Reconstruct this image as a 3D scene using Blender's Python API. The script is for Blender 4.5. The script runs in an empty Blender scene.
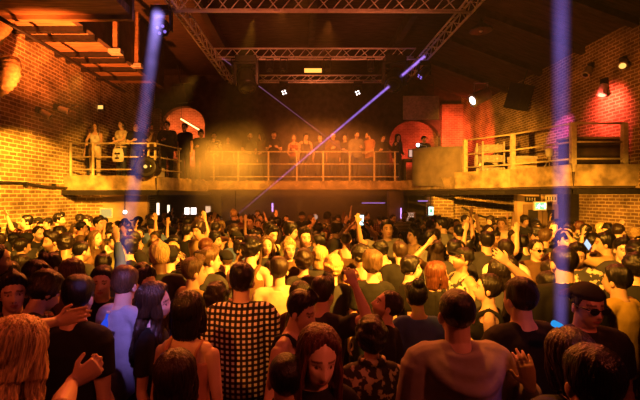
import bpy, bmesh, math, random
import numpy as np
from mathutils import Vector, Matrix, Euler
random.seed(7)
RNG = np.random.RandomState(11)
SC = bpy.context.scene
COL = SC.collection
F = 427.0            # focal length in pixels of the 640 px wide frame
VX, VY = 303.0, 197.0
CH = 2.3             # camera height

def at(px, py, Y):   # a point of the room seen at pixel (px, py) at distance Y
    return Vector(((px - VX) / F * Y, Y, CH + (VY - py) / F * Y))
def px_of(p):
    return VX + F * p[0] / p[1], VY - F * (p[2] - CH) / p[1]

# ------------------------------------------------------------------ materials
def new_mat(name):
    m = bpy.data.materials.new(name); m.use_nodes = True
    nt = m.node_tree; nt.nodes.clear()
    out = nt.nodes.new('ShaderNodeOutputMaterial')
    return m, nt, out
def N(nt, t, **kw):
    n = nt.nodes.new(t)
    for k, v in kw.items(): setattr(n, k, v)
    return n
def pbsdf(nt, out, col=(.5, .5, .5), rough=.6, metal=0., spec=.5):
    b = nt.nodes.new('ShaderNodeBsdfPrincipled')
    b.inputs['Base Color'].default_value = (*col, 1)
    b.inputs['Roughness'].default_value = rough
    b.inputs['Metallic'].default_value = metal
    b.inputs['Specular IOR Level'].default_value = spec
    nt.links.new(b.outputs[0], out.inputs['Surface'])
    return b
def vary(nt, b, col, amount=.35, scale=8., mapscale=(1, 1, 1), bump=0., coord='Object', detail=4.):
    tc = N(nt, 'ShaderNodeTexCoord'); mp = N(nt, 'ShaderNodeMapping')
    mp.inputs['Scale'].default_value = mapscale
    nz = N(nt, 'ShaderNodeTexNoise'); nz.inputs['Scale'].default_value = scale; nz.inputs['Detail'].default_value = detail
    cr = N(nt, 'ShaderNodeValToRGB')
    lo = tuple(max(0, c * (1 - amount)) for c in col); hi = tuple(min(1, c * (1 + amount)) for c in col)
    cr.color_ramp.elements[0].position = .3; cr.color_ramp.elements[1].position = .7
    cr.color_ramp.elements[0].color = (*lo, 1); cr.color_ramp.elements[1].color = (*hi, 1)
    nt.links.new(tc.outputs[coord], mp.inputs[0]); nt.links.new(mp.outputs[0], nz.inputs['Vector'])
    nt.links.new(nz.outputs['Fac'], cr.inputs[0]); nt.links.new(cr.outputs[0], b.inputs['Base Color'])
    if bump:
        bp = N(nt, 'ShaderNodeBump'); bp.inputs['Strength'].default_value = bump; bp.inputs['Distance'].default_value = .02
        nt.links.new(nz.outputs['Fac'], bp.inputs['Height']); nt.links.new(bp.outputs[0], b.inputs['Normal'])
    return nz, cr
_mc = {}
def simple(name, col, rough=.6, metal=0., amount=.25, scale=12., bump=0., mapscale=(1, 1, 1), spec=.5):
    if name in _mc: return _mc[name]
    m, nt, out = new_mat(name); b = pbsdf(nt, out, col, rough, metal, spec)
    vary(nt, b, col, amount, scale, mapscale, bump)
    _mc[name] = m; return m
def emit(name, col, strength):
    if name in _mc: return _mc[name]
    m, nt, out = new_mat(name)
    e = N(nt, 'ShaderNodeEmission'); e.inputs[0].default_value = (*col, 1); e.inputs[1].default_value = strength
    nt.links.new(e.outputs[0], out.inputs['Surface']); _mc[name] = m; return m
def brick(name, axis, c1, c2, mortar, bw=.28, rh=.1, rough=.85):
    """bricks on a wall; axis 'y' for side walls, 'x' for walls facing the camera"""
    m, nt, out = new_mat(name); b = pbsdf(nt, out, c1, rough)
    tc = N(nt, 'ShaderNodeTexCoord'); sp = N(nt, 'ShaderNodeSeparateXYZ'); cb = N(nt, 'ShaderNodeCombineXYZ')
    nt.links.new(tc.outputs['Object'], sp.inputs[0])
    nt.links.new(sp.outputs['Y' if axis == 'y' else 'X'], cb.inputs[0]); nt.links.new(sp.outputs['Z'], cb.inputs[1])
    dn = N(nt, 'ShaderNodeTexNoise'); dn.inputs['Scale'].default_value = 5
    nt.links.new(cb.outputs[0], dn.inputs['Vector'])
    mx = N(nt, 'ShaderNodeVectorMath', operation='MULTIPLY_ADD')
    mx.inputs[1].default_value = (.03, .03, 0)
    nt.links.new(dn.outputs['Color'], mx.inputs[0]); nt.links.new(cb.outputs[0], mx.inputs[2])
    br = N(nt, 'ShaderNodeTexBrick'); br.inputs['Scale'].default_value = 1
    br.inputs['Brick Width'].default_value = bw; br.inputs['Row Height'].default_value = rh
    br.inputs['Mortar Size'].default_value = .014; br.inputs['Mortar Smooth'].default_value = .3
    br.inputs['Bias'].default_value = -.1
    br.inputs['Color1'].default_value = (*c1, 1); br.inputs['Color2'].default_value = (*c2, 1); br.inputs['Mortar'].default_value = (*mortar, 1)
    nt.links.new(mx.outputs[0], br.inputs['Vector'])
    nz = N(nt, 'ShaderNodeTexNoise'); nz.inputs['Scale'].default_value = 1.6; nz.inputs['Detail'].default_value = 6
    nt.links.new(tc.outputs['Object'], nz.inputs['Vector'])
    mr = N(nt, 'ShaderNodeMapRange'); mr.inputs[1].default_value = .3; mr.inputs[2].default_value = .7; mr.inputs[3].default_value = .45; mr.inputs[4].default_value = 1.35
    nt.links.new(nz.outputs['Fac'], mr.inputs[0])
    mu = N(nt, 'ShaderNodeMix', data_type='RGBA', blend_type='MULTIPLY'); mu.inputs[0].default_value = 1
    nt.links.new(br.outputs['Color'], mu.inputs[6]); nt.links.new(mr.outputs[0], mu.inputs[7])
    nt.links.new(mu.outputs[2], b.inputs['Base Color'])
    bp = N(nt, 'ShaderNodeBump'); bp.inputs['Strength'].default_value = .6; bp.inputs['Distance'].default_value = .015; bp.invert = True
    nt.links.new(br.outputs['Fac'], bp.inputs['Height']); nt.links.new(bp.outputs[0], b.inputs['Normal'])
    return m

def skin_mat(name, col):
    m, nt, out = new_mat(name); b = pbsdf(nt, out, col, .42, 0, .5)
    a = N(nt, 'ShaderNodeAttribute', attribute_name='feature')
    mu = N(nt, 'ShaderNodeMix', data_type='RGBA', blend_type='MULTIPLY'); mu.inputs[0].default_value = 1
    mu.inputs[6].default_value = (*col, 1); nt.links.new(a.outputs['Color'], mu.inputs[7])
    nt.links.new(mu.outputs[2], b.inputs['Base Color'])
    return m
def hair_mat(name, col):
    m, nt, out = new_mat(name); b = pbsdf(nt, out, col, .34, 0, .45)
    vary(nt, b, col, .6, 5., (26, 26, 2.2), .4, 'Object', 2.)
    return m
def cloth_mat(name, col, rough=.85):
    if name in _mc: return _mc[name]
    m, nt, out = new_mat(name); b = pbsdf(nt, out, col, rough, 0, .25)
    vary(nt, b, col, .18, 9., (1, 1, 1), .35)
    _mc[name] = m; return m
def stripes_mat(name, mode, period, cols, duty=.5):
    """woven patterns: 'gingham', 'plaid' or 'hoops'"""
    m, nt, out = new_mat(name); b = pbsdf(nt, out, cols[0], .85, 0, .25)
    tc = N(nt, 'ShaderNodeTexCoord'); sp = N(nt, 'ShaderNodeSeparateXYZ'); nt.links.new(tc.outputs['Object'], sp.inputs[0])
    def wave(sock):
        d = N(nt, 'ShaderNodeMath', operation='DIVIDE'); d.inputs[1].default_value = period; nt.links.new(sock, d.inputs[0])
        f = N(nt, 'ShaderNodeMath', operation='FRACT'); nt.links.new(d.outputs[0], f.inputs[0])
        g = N(nt, 'ShaderNodeMath', operation='GREATER_THAN'); g.inputs[1].default_value = duty; nt.links.new(f.outputs[0], g.inputs[0])
        return g.outputs[0]
    wz = wave(sp.outputs['Z'])
    if mode == 'hoops': fac = wz
    else:
        ad = N(nt, 'ShaderNodeMath', operation='ADD'); nt.links.new(sp.outputs['X'], ad.inputs[0]); ad.inputs[1].default_value = 4.0
        wx = wave(ad.outputs[0])
        s = N(nt, 'ShaderNodeMath', operation='ADD'); nt.links.new(wx, s.inputs[0]); nt.links.new(wz, s.inputs[1])
        h = N(nt, 'ShaderNodeMath', operation='MULTIPLY'); h.inputs[1].default_value = .5; nt.links.new(s.outputs[0], h.inputs[0]); fac = h.outputs[0]
    cr = N(nt, 'ShaderNodeValToRGB'); cr.color_ramp.interpolation = 'CONSTANT'
    cr.color_ramp.elements[0].color = (*cols[0], 1); cr.color_ramp.elements[0].position = 0
    cr.color_ramp.elements[1].color = (*cols[-1], 1); cr.color_ramp.elements[1].position = .75
    if len(cols) > 2:
        e = cr.color_ramp.elements.new(.25); e.color = (*cols[1], 1)
    nt.links.new(fac, cr.inputs[0]); nt.links.new(cr.outputs[0], b.inputs['Base Color'])
    return m

# ------------------------------------------------------------------ mesh helpers
class MB:
    def __init__(s): s.v = []; s.f = []
    def add(s, vs, fs):
        b = len(s.v); s.v += [tuple(v) for v in vs]; s.f += [tuple(b + i for i in f) for f in fs]; return s
    def box(s, lo, hi):
        x0, y0, z0 = lo; x1, y1, z1 = hi
        return s.add([(x0, y0, z0), (x1, y0, z0), (x1, y1, z0), (x0, y1, z0), (x0, y0, z1), (x1, y0, z1), (x1, y1, z1), (x0, y1, z1)],
                     [(0, 3, 2, 1), (4, 5, 6, 7), (0, 1, 5, 4), (1, 2, 6, 5), (2, 3, 7, 6), (3, 0, 4, 7)])
    def obox(s, c, size, M):
        t = MB().box([-x / 2 for x in size], [x / 2 for x in size])
        M = Matrix(M).to_3x3(); c = Vector(c)
        return s.add([M @ Vector(v) + c for v in t.v], t.f)
    def tube(s, pts, r, n=8, r2=None, closed=False):
        pts = [Vector(p) for p in pts]
        rad = [r + (r2 - r) * i / (len(pts) - 1) if r2 is not None else r for i in range(len(pts))]
        return s.loft(pts, [(q, q) for q in rad], n=n, cap=0.0)
    def loft(s, pts, rad, ref=(1, 0, 0), n=12, cap=.7):
        pts = [Vector(p) for p in pts]; k = len(pts)
        T = []
        for i in range(k):
            t = pts[min(i + 1, k - 1)] - pts[max(i - 1, 0)]
            T.append(t.normalized() if t.length > 1e-9 else Vector((0, 0, 1)))
        rings = []
        side = Vector(ref)
        if abs(side.normalized().dot(T[0])) > .95: side = Vector((0, 1, 0)) if abs(T[0].y) < .9 else Vector((0, 0, 1))
        def ring(c, t, a, b, sd):
            sd = (sd - t * sd.dot(t)).normalized(); fr = t.cross(sd)
            return [c + sd * (a * math.cos(2 * math.pi * j / n)) + fr * (b * math.sin(2 * math.pi * j / n)) for j in range(n)], sd
        m0 = min(rad[0]); m1 = min(rad[-1])
        seq = []
        if cap > 0:
            for q in (.95, .6):
                c = math.sqrt(max(0, 1 - q * q)); seq.append((pts[0] - T[0] * m0 * q * cap, T[0], rad[0][0] * c, rad[0][1] * c))
        for i in range(k): seq.append((pts[i], T[i], rad[i][0], rad[i][1]))
        if cap > 0:
            for q in (.6, .95):
                c = math.sqrt(max(0, 1 - q * q)); seq.append((pts[-1] + T[-1] * m1 * q * cap, T[-1], rad[-1][0] * c, rad[-1][1] * c))
        vs = []
        for (c, t, a, b) in seq:
            r_, side = ring(c, t, max(a, 1e-4), max(b, 1e-4), side); vs += r_
        fs = []
        m = len(seq)
        for i in range(m - 1):
            for j in range(n):
                fs.append((i * n + j, i * n + (j + 1) % n, (i + 1) * n + (j + 1) % n, (i + 1) * n + j))
        fs.append(tuple(reversed(range(n)))); fs.append(tuple(range((m - 1) * n, m * n)))
        return s.add(vs, fs)
    def ellip(s, c, r, M=None, nu=16, nv=10):
        vs = []; fs = []
        c = Vector(c)
        for i in range(nv + 1):
            th = math.pi * i / nv
            for j in range(nu):
                ph = 2 * math.pi * j / nu
                p = Vector((r[0] * math.sin(th) * math.cos(ph), r[1] * math.sin(th) * math.sin(ph), r[2] * math.cos(th)))
                if M is not None: p = M @ p
                vs.append(c + p)
        for i in range(nv):
            for j in range(nu):
                fs.append((i * nu + j, (i + 1) * nu + j, (i + 1) * nu + (j + 1) % nu, i * nu + (j + 1) % nu))
        return s.add(vs, fs)
    def lathe(s, prof, M=None, n=20):
        """profile [(r, z)] turned about z, placed by M"""
        vs = []; fs = []
        for (r, z) in prof:
            for j in range(n):
                a = 2 * math.pi * j / n; p = Vector((r * math.cos(a), r * math.sin(a), z)); vs.append(M @ p if M is not None else p)
        k = len(prof)
        for i in range(k - 1):
            for j in range(n): fs.append((i * n + j, i * n + (j + 1) % n, (i + 1) * n + (j + 1) % n, (i + 1) * n + j))
        fs.append(tuple(reversed(range(n)))); fs.append(tuple(range((k - 1) * n, k * n)))
        return s.add(vs, fs)
    def mesh(s, name, smooth=False):
        me = bpy.data.meshes.new(name); me.from_pydata([tuple(v) for v in s.v], [], s.f); me.update()
        if smooth: me.polygons.foreach_set('use_smooth', [True] * len(me.polygons))
        return me
    def obj(s, name, mat=None, parent=None, smooth=False, bevel=0., loc=None):
        me = s.mesh(name, smooth); o = bpy.data.objects.new(name, me); COL.objects.link(o)
        if mat: me.materials.append(mat)
        if parent: o.parent = parent
        if loc is not None: o.location = loc
        if bevel:
            b = o.modifiers.new('edge', 'BEVEL'); b.width = bevel; b.segments = 2; b.limit_method = 'ANGLE'
        return o
def tag(o, label, cat, group=None, kind=None):
    if label: o['label'] = label
    if cat: o['category'] = cat
    if group: o['group'] = group
    if kind: o['kind'] = kind
    return o
def empty(name, loc, label, cat, group=None, rot=(0, 0, 0)):
    o = bpy.data.objects.new(name, None); COL.objects.link(o); o.location = loc; o.rotation_euler = rot; o.empty_display_size = .1
    return tag(o, label, cat, group)
def struct(name, mb, mat, label=None):
    o = mb.obj(name, mat); o['kind'] = 'structure'
    o['label'] = label or name.replace('_', ' ') + ' of the club hall'; o['category'] = name.split('_')[0]
    return o
def aim(d, up=(0, 0, 1)):
    """matrix whose -Z points along d"""
    return Vector(d).normalized().to_track_quat('-Z', 'Y').to_matrix()

# ================================================================== SETTING
M_BRL = brick('yellow stock brick', 'y', (.38, .26, .11), (.20, .12, .05), (.80, .68, .42))
M_BRR = brick('brown stock brick', 'y', (.34, .21, .10), (.19, .11, .05), (.66, .52, .32), .23, .082)
M_BRB = brick('red brick', 'x', (.42, .22, .14), (.30, .14, .09), (.5, .36, .26), .24, .085)
M_BRX = brick('yellow brick end wall', 'x', (.40, .28, .12), (.24, .15, .07), (.72, .60, .36))
M_PLA = simple('ochre plaster', (.42, .30, .17), .9, 0, .2, 3., .2)
M_FLO = simple('dark scuffed floor', (.05, .045, .04), .5, 0, .5, 3.)
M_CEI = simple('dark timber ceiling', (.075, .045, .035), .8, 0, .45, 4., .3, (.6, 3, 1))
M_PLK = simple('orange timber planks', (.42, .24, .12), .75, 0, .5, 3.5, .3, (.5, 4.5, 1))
M_BLK = simple('black painted metal', (.018, .017, .017), .45, .2, .4)
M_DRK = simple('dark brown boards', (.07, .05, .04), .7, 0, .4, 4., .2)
M_STL = simple('bare steel', (.62, .58, .52), .35, .25, .15)
M_RAL = simple('cream painted rail', (.62, .54, .38), .4, .1, .2)
M_FAS = simple('pale fascia panel', (.42, .33, .19), .5, .1, .55, 4., .25)
M_FAB = simple('grey stage cloth', (.26, .21, .16), .9, 0, .3, 2.5, .25)
M_WHT = simple('white casing', (.75, .73, .68), .45, 0, .1)
XL, XR = -6.93, 7.4
struct('floor', MB().box((-7.3, -5, -.1), (7.8, 21, 0)), M_FLO)
struct('wall_left', MB().box((XL - .3, -5, 0), (XL, 22.4, 8)), M_BRL)
struct('wall_right', MB().box((XR, -5, 0), (XR + .3, 22.4, 8)), M_BRR)
struct('wall_front', MB().box((XL - .3, -5.3, 0), (XR + .3, -5, 8)), M_DRK)
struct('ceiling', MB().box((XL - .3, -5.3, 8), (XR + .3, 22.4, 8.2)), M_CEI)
# far wall with two arched openings, each backed by a brick recess
def arch_wall():
    mb = MB(); y0, y1 = 20., 20.4
    arches = [(-5.6, 1.0, 5.7), (5.25, 1.2, 4.9)]     # centre x, radius, spring height
    xs = XL
    for (cx, r, zs) in arches:
        mb.box((xs, y0, 0), (cx - r, y1, 8)); xs = cx + r
        n = 14
        for i in range(n):
            a0 = math.pi - math.pi * i / n; a1 = math.pi - math.pi * (i + 1) / n
            xa, xb = cx + r * math.cos(a0), cx + r * math.cos(a1)
            za, zb = zs + r * .85 * math.sin(a0), zs + r * .85 * math.sin(a1)
            mb.add([(xa, y0, za), (xb, y0, zb), (xb, y0, 8), (xa, y0, 8), (xa, y1, za), (xb, y1, zb), (xb, y1, 8), (xa, y1, 8)],
                   [(0, 1, 2, 3), (7, 6, 5, 4), (0, 4, 5, 1), (1, 5, 6, 2), (2, 6, 7, 3), (3, 7, 4, 0)])
        mb.box((cx - r, y0, 0), (cx + r, y1, 2.85))
    mb.box((xs, y0, 0), (XR, y1, 8))
    return mb
struct('wall_back', arch_wall(), M_DRK)  # brick wall coloured dark all over so it stays in shade
struct('wall_back_pier', MB().box((6.42, 19.75, 2.86), (XR, 20, 6.6)), M_BRB, 'red-lit brick pier beside the arch at the end of the balcony')
struct('wall_back_arch_pier', MB().box((-6.93, 19.75, 2.86), (-6.62, 20, 6.4)), M_BRB, 'brick edge beside the lit arch')
struct('wall_recess', MB().box((XL, 22.2, 0), (XR, 22.4, 8)), M_BRB, 'red brick wall seen through the arches behind the balcony')
# side aisle ceilings: lower, planked, with cross beams
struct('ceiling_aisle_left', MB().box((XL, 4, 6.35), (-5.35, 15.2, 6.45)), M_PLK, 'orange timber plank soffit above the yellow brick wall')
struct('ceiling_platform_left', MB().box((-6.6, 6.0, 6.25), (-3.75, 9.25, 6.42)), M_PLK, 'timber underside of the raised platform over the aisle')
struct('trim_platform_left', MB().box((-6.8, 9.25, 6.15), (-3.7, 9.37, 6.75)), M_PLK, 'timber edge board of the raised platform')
struct('wall_upstand_left', MB().box((-5.35, 9.4, 6.35), (-5.2, 16, 8)), M_DRK, 'dark boarded upstand above the plank soffit')
for i, y in enumerate((10.1, 10.65, 11.9, 12.45, 13.3, 14.3)):
    struct('trim_beam_%d' % (i + 1), MB().box((XL, y, 6.22), (-5.2, y + (.16 if i < 2 else .1), 6.36)), M_BLK, 'dark cross beam number %d under the plank soffit' % (i + 1))
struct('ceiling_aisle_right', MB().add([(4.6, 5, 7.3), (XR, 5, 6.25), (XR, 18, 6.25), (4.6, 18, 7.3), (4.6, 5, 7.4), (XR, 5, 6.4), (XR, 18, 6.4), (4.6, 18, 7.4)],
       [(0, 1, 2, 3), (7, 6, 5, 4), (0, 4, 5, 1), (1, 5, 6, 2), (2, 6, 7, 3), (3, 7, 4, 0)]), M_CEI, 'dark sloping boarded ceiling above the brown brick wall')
for i, y in enumerate((7.6, 9.4, 11.2, 13.2, 15.4)):
    struct('trim_rafter_%d' % (i + 1), MB().add([(4.6, y, 7.12), (XR, y, 6.08), (XR, y + .18, 6.08), (4.6, y + .18, 7.12), (4.6, y, 7.32), (XR, y, 6.27), (XR, y + .18, 6.27), (4.6, y + .18, 7.32)],
       [(0, 1, 2, 3), (7, 6, 5, 4), (0, 4, 5, 1), (1, 5, 6, 2), (2, 6, 7, 3), (3, 7, 4, 0)]), M_DRK, 'dark rafter number %d under the sloping ceiling' % (i + 1))
for i, (x, z) in enumerate(((-3.0, 7.75), (0.2, 7.8), (3.2, 7.75))):
    struct('trim_purlin_%d' % (i + 1), MB().box((x, 2, z - .1), (x + .2, 20, 8)), M_DRK, 'long dark ceiling beam number %d' % (i + 1))
# --- gallery floors
ZB = 2.86
def prism(poly, z0, z1):
    n = len(poly); mb = MB()
    return mb.add([(x, y, z0) for x, y in poly] + [(x, y, z1) for x, y in poly],
                  [tuple(reversed(range(n))), tuple(range(n, 2 * n))] + [(i, (i + 1) % n, n + (i + 1) % n, n + i) for i in range(n)])
PL = [(XL, 12.5), (-4.3, 12.5), (-3.6, 16.0)]
PR = [(3.7, 16.0), (4.55, 12.6), (5.5, 11.2), (6.02, 9.5), (XR, 9.5)]
struct('floor_gallery_left', prism([(XL, 12.5), (-4.3, 12.5), (-3.6, 16.0), (-3.6, 20), (XL, 20)], 2.5, ZB), M_DRK, 'balcony floor beside the yellow brick wall')
struct('floor_gallery_centre', prism([(-3.6, 16.0), (3.7, 16.0), (3.7, 20), (-3.6, 20)], 2.5, ZB), M_DRK, 'balcony floor across the back of the hall')
struct('floor_gallery_right', prism([(3.7, 16.0), (4.55, 12.6), (5.5, 11.2), (6.02, 9.5), (XR, 9.5), (XR, 20), (3.7, 20)], 2.5, ZB), M_DRK, 'balcony floor beside the brown brick wall')
def fascia(name, pts, z0, z1, t, mat, label, out=.0):
    mb = MB()
    for (a, b) in zip(pts[:-1], pts[1:]):
        a = Vector((*a, 0)); b = Vector((*b, 0)); d = (b - a).normalized(); nrm = Vector((d.y, -d.x, 0))
        a2, b2 = a + nrm * .02, b + nrm * .02
        o1 = nrm * t; tilt = nrm * out
        mb.add([a2 + Vector((0, 0, z0)), b2 + Vector((0, 0, z0)), b2 + o1 + Vector((0, 0, z0)), a2 + o1 + Vector((0, 0, z0)),
                a2 + tilt + Vector((0, 0, z1)), b2 + tilt + Vector((0, 0, z1)), b2 + o1 + tilt + Vector((0, 0, z1)), a2 + o1 + tilt + Vector((0, 0, z1))],
               [(0, 3, 2, 1), (4, 5, 6, 7), (0, 1, 5, 4), (1, 2, 6, 5), (2, 3, 7, 6), (3, 0, 4, 7)])
    return struct(name, mb, mat, label)
fascia('trim_fascia_left', PL[:2], 2.5, 2.92, .05, M_FAS, 'pale fascia panels of the balcony by the yellow wall', .10)
fascia('trim_fascia_left_return', PL[1:], 2.5, 2.9, .05, M_FAS, 'pale fascia return half hidden in smoke')
fascia('trim_fascia_centre', [(-3.6, 16), (3.7, 16)], 2.58, 2.9, .05, M_FAS, 'fascia of the central balcony')
fascia('trim_fascia_right', PR[:2], 2.55, 2.9, .05, M_FAS, 'fascia behind the hanging cloth panel')
fascia('trim_fascia_right_front', PR[1:], 2.55, 3.02, .06, M_FAS, 'bolted pale fascia panels of the balcony by the brown wall', .05)
fascia('trim_beam_gallery_left', [(XL, 12.42), (-4.2, 12.42), (-3.5, 15.8)], 2.36, 2.50, .16, M_BLK, 'black edge beam under the balcony by the yellow wall')
fascia('trim_beam_gallery_centre', [(-3.5, 15.8), (3.6, 15.8)], 2.34, 2.54, .16, M_BLK, 'black edge beam under the central balcony')
fascia('trim_beam_gallery_right', [(3.6, 15.8), (4.4, 12.5), (5.36, 11.1), (5.9, 9.35), (XR, 9.35)], 2.36, 2.48, .14, M_BLK, 'black edge beam under the balcony by the brown wall')
# --- walls under the galleries
struct('wall_under_gallery_brick', MB().box((XL, 13.0, 0), (-6.1, 13.2, 2.5)), M_BRX, 'yellow brick return wall under the balcony')
struct('wall_under_gallery_plaster', MB().box((-6.1, 13.02, 0), (-4.75, 13.2, 2.5)), M_PLA, 'ochre plaster wall under the balcony')
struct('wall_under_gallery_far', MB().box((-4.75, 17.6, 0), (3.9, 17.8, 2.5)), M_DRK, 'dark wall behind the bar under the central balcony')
struct('wall_bay_brick', MB().box((4.75, 14.4, 0), (7.4, 14.6, 2.5)), M_BRX, 'yellow brick wall under the balcony near the illuminated sign')
struct('wall_bay_pier', MB().box((4.15, 13.6, 0), (4.8, 14.4, 2.42)), M_BRX, 'yellow brick pier under the balcony')
struct('wall_entrance', MB().box((5.9, 11.75, 0), (XR, 11.95, 2.5)), M_PLA, 'plaster wall around the doors under the exit sign')
struct('wall_entrance_pier', MB().box((7.0, 11.45, 0), (XR, 11.75, 2.5)), M_BLK, 'black door pier beside the brown brick wall')
struct('trim_column_dark', MB().box((3.05, 15.1, 0), (3.55, 15.5, 2.5)), M_DRK, 'dark square column under the balcony')
for i, (px, Y) in enumerate(((218, 15.6), (300, 15.9))):
    p = at(px, 200, Y); struct('trim_column_%d' % (i + 1), MB().box((p.x - .12, Y, 0), (p.x + .12, Y + .2, 2.36)), M_BLK, 'slim black column number %d under the central balcony' % (i + 1))
# doors in the entrance wall
M_DOOR = simple('brown painted door', (.22, .15, .09), .5, 0, .2, 5.)
M_GLS = simple('dark door glass', (.02, .02, .025), .1, 0, .1)
def door(i, x0, x1, label):
    e = MB().box((x0, 11.70, 0), (x1, 11.75, 2.1)).obj('door_%d' % i, M_DOOR); e['kind'] = 'structure'; e['label'] = label; e['category'] = 'door'
    g = MB().box((x0 + .12, 11.685, 1.15), (x1 - .12, 11.70, 1.95)).obj('door_glass', M_GLS, e)
    h = MB().tube([(x1 - .08, 11.66, .95), (x1 - .08, 11.66, 1.2)], .015).obj('door_handle', M_STL, e)
door(1, 6.05, 6.55, 'brown glazed door under the exit sign')
door(2, 6.58, 7.0, 'narrow brown glazed door next to the black door pier')

# ================================================================== LIGHT RIG AND FITTINGS
M_TRS = simple('aluminium truss', (.78, .72, .64), .4, .1, .1)
def truss(P, Q, label, s=.36, seg=.58):
    P = Vector(P); Q = Vector(Q); d = (Q - P).normalized(); L = (Q - P).length
    up = Vector((0, 0, 1)); sd = d.cross(up).normalized()
    e = empty('lighting_truss', P, label, 'truss', 'overhead lighting truss square')
    offs = [up * s / 2 - sd * s / 3, -up * s / 2 - sd * s / 3, sd * s / 2]
    if abs(d.y) > .5: offs = [up * s / 2 + sd * s / 3, -up * s / 2 + sd * s / 3, -sd * s / 2]
    else: offs = [up * s / 2 + Vector((0, -s / 3, 0)), -up * s / 2 + Vector((0, -s / 3, 0)), Vector((0, s / 2, 0))]
    for o in offs: MB().tube([o, o + d * L], .03, 8).obj('chord', M_TRS, e, True)
    lat = MB(); n = max(2, int(L / seg))
    for a, b in ((0, 1), (1, 2), (2, 0)):
        for i in range(n):
            p, q = d * (L * i / n), d * (L * (i + 1) / n)
            m_ = (p + q) / 2
            lat.tube([offs[a] + p, offs[b] + m_], .014, 5)
            if (a, b) == (0, 1): lat.tube([offs[b] + m_, offs[a] + q], .014, 5)
    lat.obj('lattice', M_TRS, e, True)
    return e
TZ = 6.93
truss((-3.25, 10.2, 6.86), (3.95, 10.2, 6.84), 'front aluminium truss, the closest crossbar of the lighting square')
truss((-2.95, 14.3, 7.05), (3.75, 14.3, 7.05), 'middle aluminium truss crossing the lighting square')
truss((-2.95, 16.9, 6.95), (3.9, 16.9, 6.95), 'rear aluminium truss, deepest crossbar of the lighting square', .28)
truss((-3.1, 8.0, 6.9), (-2.95, 17.0, 6.95), 'side truss of the lighting square nearer the yellow brick wall', .3)
truss((4.0, 8.0, 6.9), (3.95, 17.0, 6.95), 'side truss of the lighting square nearer the brown brick wall', .3)

def moving_head(loc, d, label, s=1., lens=None, group='moving head stage lights', hang=True):
    e = empty('moving_head_light', loc, label, 'stage light', group)
    z = 1 if hang else -1
    MB().box((-.17 * s, -.12 * s, -.05 * s * z - .05 * s), (.17 * s, .12 * s, -.05 * s * z + .05 * s)).obj('base', M_BLK, e, False, .012)
    y = MB()
    for sx in (-1, 1): y.box((sx * .18 * s - .025 * s, -.05 * s, min(-.1 * z, -.46 * z) * s), (sx * .18 * s + .025 * s, .05 * s, max(-.1 * z, -.46 * z) * s))
    y.box((-.2 * s, -.06 * s, -.1 * s * z - .025 * s), (.2 * s, .06 * s, -.1 * s * z + .025 * s)); y.obj('yoke', M_BLK, e, False, .01)
    A = aim(d).to_4x4(); M = Matrix.Translation((0, 0, -.36 * s * z)) @ A
    MB().lathe([(.05 * s, .2 * s), (.12 * s, .17 * s), (.145 * s, .05 * s), (.145 * s, -.12 * s), (.15 * s, -.19 * s), (.13 * s, -.2 * s)], M).obj('head', M_BLK, e, True)
    MB().lathe([(.12 * s, -.198 * s), (.11 * s, -.212 * s), (.05 * s, -.22 * s)], M).obj('lens', M_GLS, e, True)
    if lens:
        for k in range(4): MB().lathe([(.03 * s, -.215 * s), (.028 * s, -.232 * s), (.01 * s, -.236 * s)], M @ Matrix.Translation((.07 * s * math.cos(k * 1.57 + .4), .07 * s * math.sin(k * 1.57 + .4), 0)), 10).obj('led', lens, e, True)
    return e
def par_can(loc, d, label, s=1., lens=None, group='small par cans on the truss', mat=None, name='par_can'):
    e = empty(name, loc, label, 'stage light', group)
    mat = mat or M_BLK
    y = MB()
    for sx in (-1, 1): y.tube([(sx * .09 * s, 0, 0), (sx * .1 * s, 0, -.2 * s)], .009 * s, 6)
    y.tube([(-.1 * s, 0, 0), (.1 * s, 0, 0)], .012 * s, 6); y.obj('yoke', mat, e)
    M = Matrix.Translation((0, 0, -.19 * s)) @ aim(d).to_4x4()
    MB().lathe([(.04 * s, .15 * s), (.085 * s, .12 * s), (.09 * s, -.13 * s), (.1 * s, -.15 * s), (.08 * s, -.15 * s)], M).obj('housing', mat, e, True)
    g = MB().lathe([(.08 * s, -.14 * s), (.05 * s, -.155 * s), (.02 * s, -.16 * s)], M).obj('lens', M_GLS if s > 2.5 else lens or M_GLS, e, True)
    if s > 2.5: MB().lathe([(.014 * s, -.15 * s), (.016 * s, -.168 * s), (.006 * s, -.172 * s)], M).obj('bulb', lens, g, True)
    return e
def speaker(loc, rz, label, w=.45, h=.7, dp=.4, tilt=.35, group='hanging loudspeakers'):
    e = empty('hanging_loudspeaker', loc, label, 'speaker', group, (tilt, 0, rz))
    MB().box((-w / 2, -dp / 2, -h), (w / 2, dp / 2, 0)).obj('cabinet', M_BLK, e, False, .02)
    MB().box((-w / 2 + .03, -dp / 2 - .012, -h + .03), (w / 2 - .03, -dp / 2 - .001, -.03)).obj('grille', simple('speaker grille', (.03, .03, .03), .8), e)
    b = MB(); b.tube([(0, 0, 0), (0, 0, .75)], .02, 6); b.obj('bracket', M_BLK, e)
    return e
L_PUR = emit('violet lens glow', (.35, .2, 1.), .9)
L_WHT = emit('white lens glow', (1., .85, .8), 5.0)
L_ORG = emit('amber lens glow', (1., .5, .1), 1.6)
L_RED = emit('red lens glow', (1., .35, .2), 3)
S1 = Vector((-3.42, 10.1, 6.7)); T1 = Vector((-1.36, 3.2, 1.72))
moving_head((-3.3, 9.95, 6.72), T1 - S1, 'moving head light throwing the violet beam beside the yellow wall', 1.25, L_PUR)
moving_head((-1.86, 14.0, 6.88), (.2, -.6, -1), 'large dark moving head under the middle truss, nearer the yellow wall', 2.0)
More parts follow.
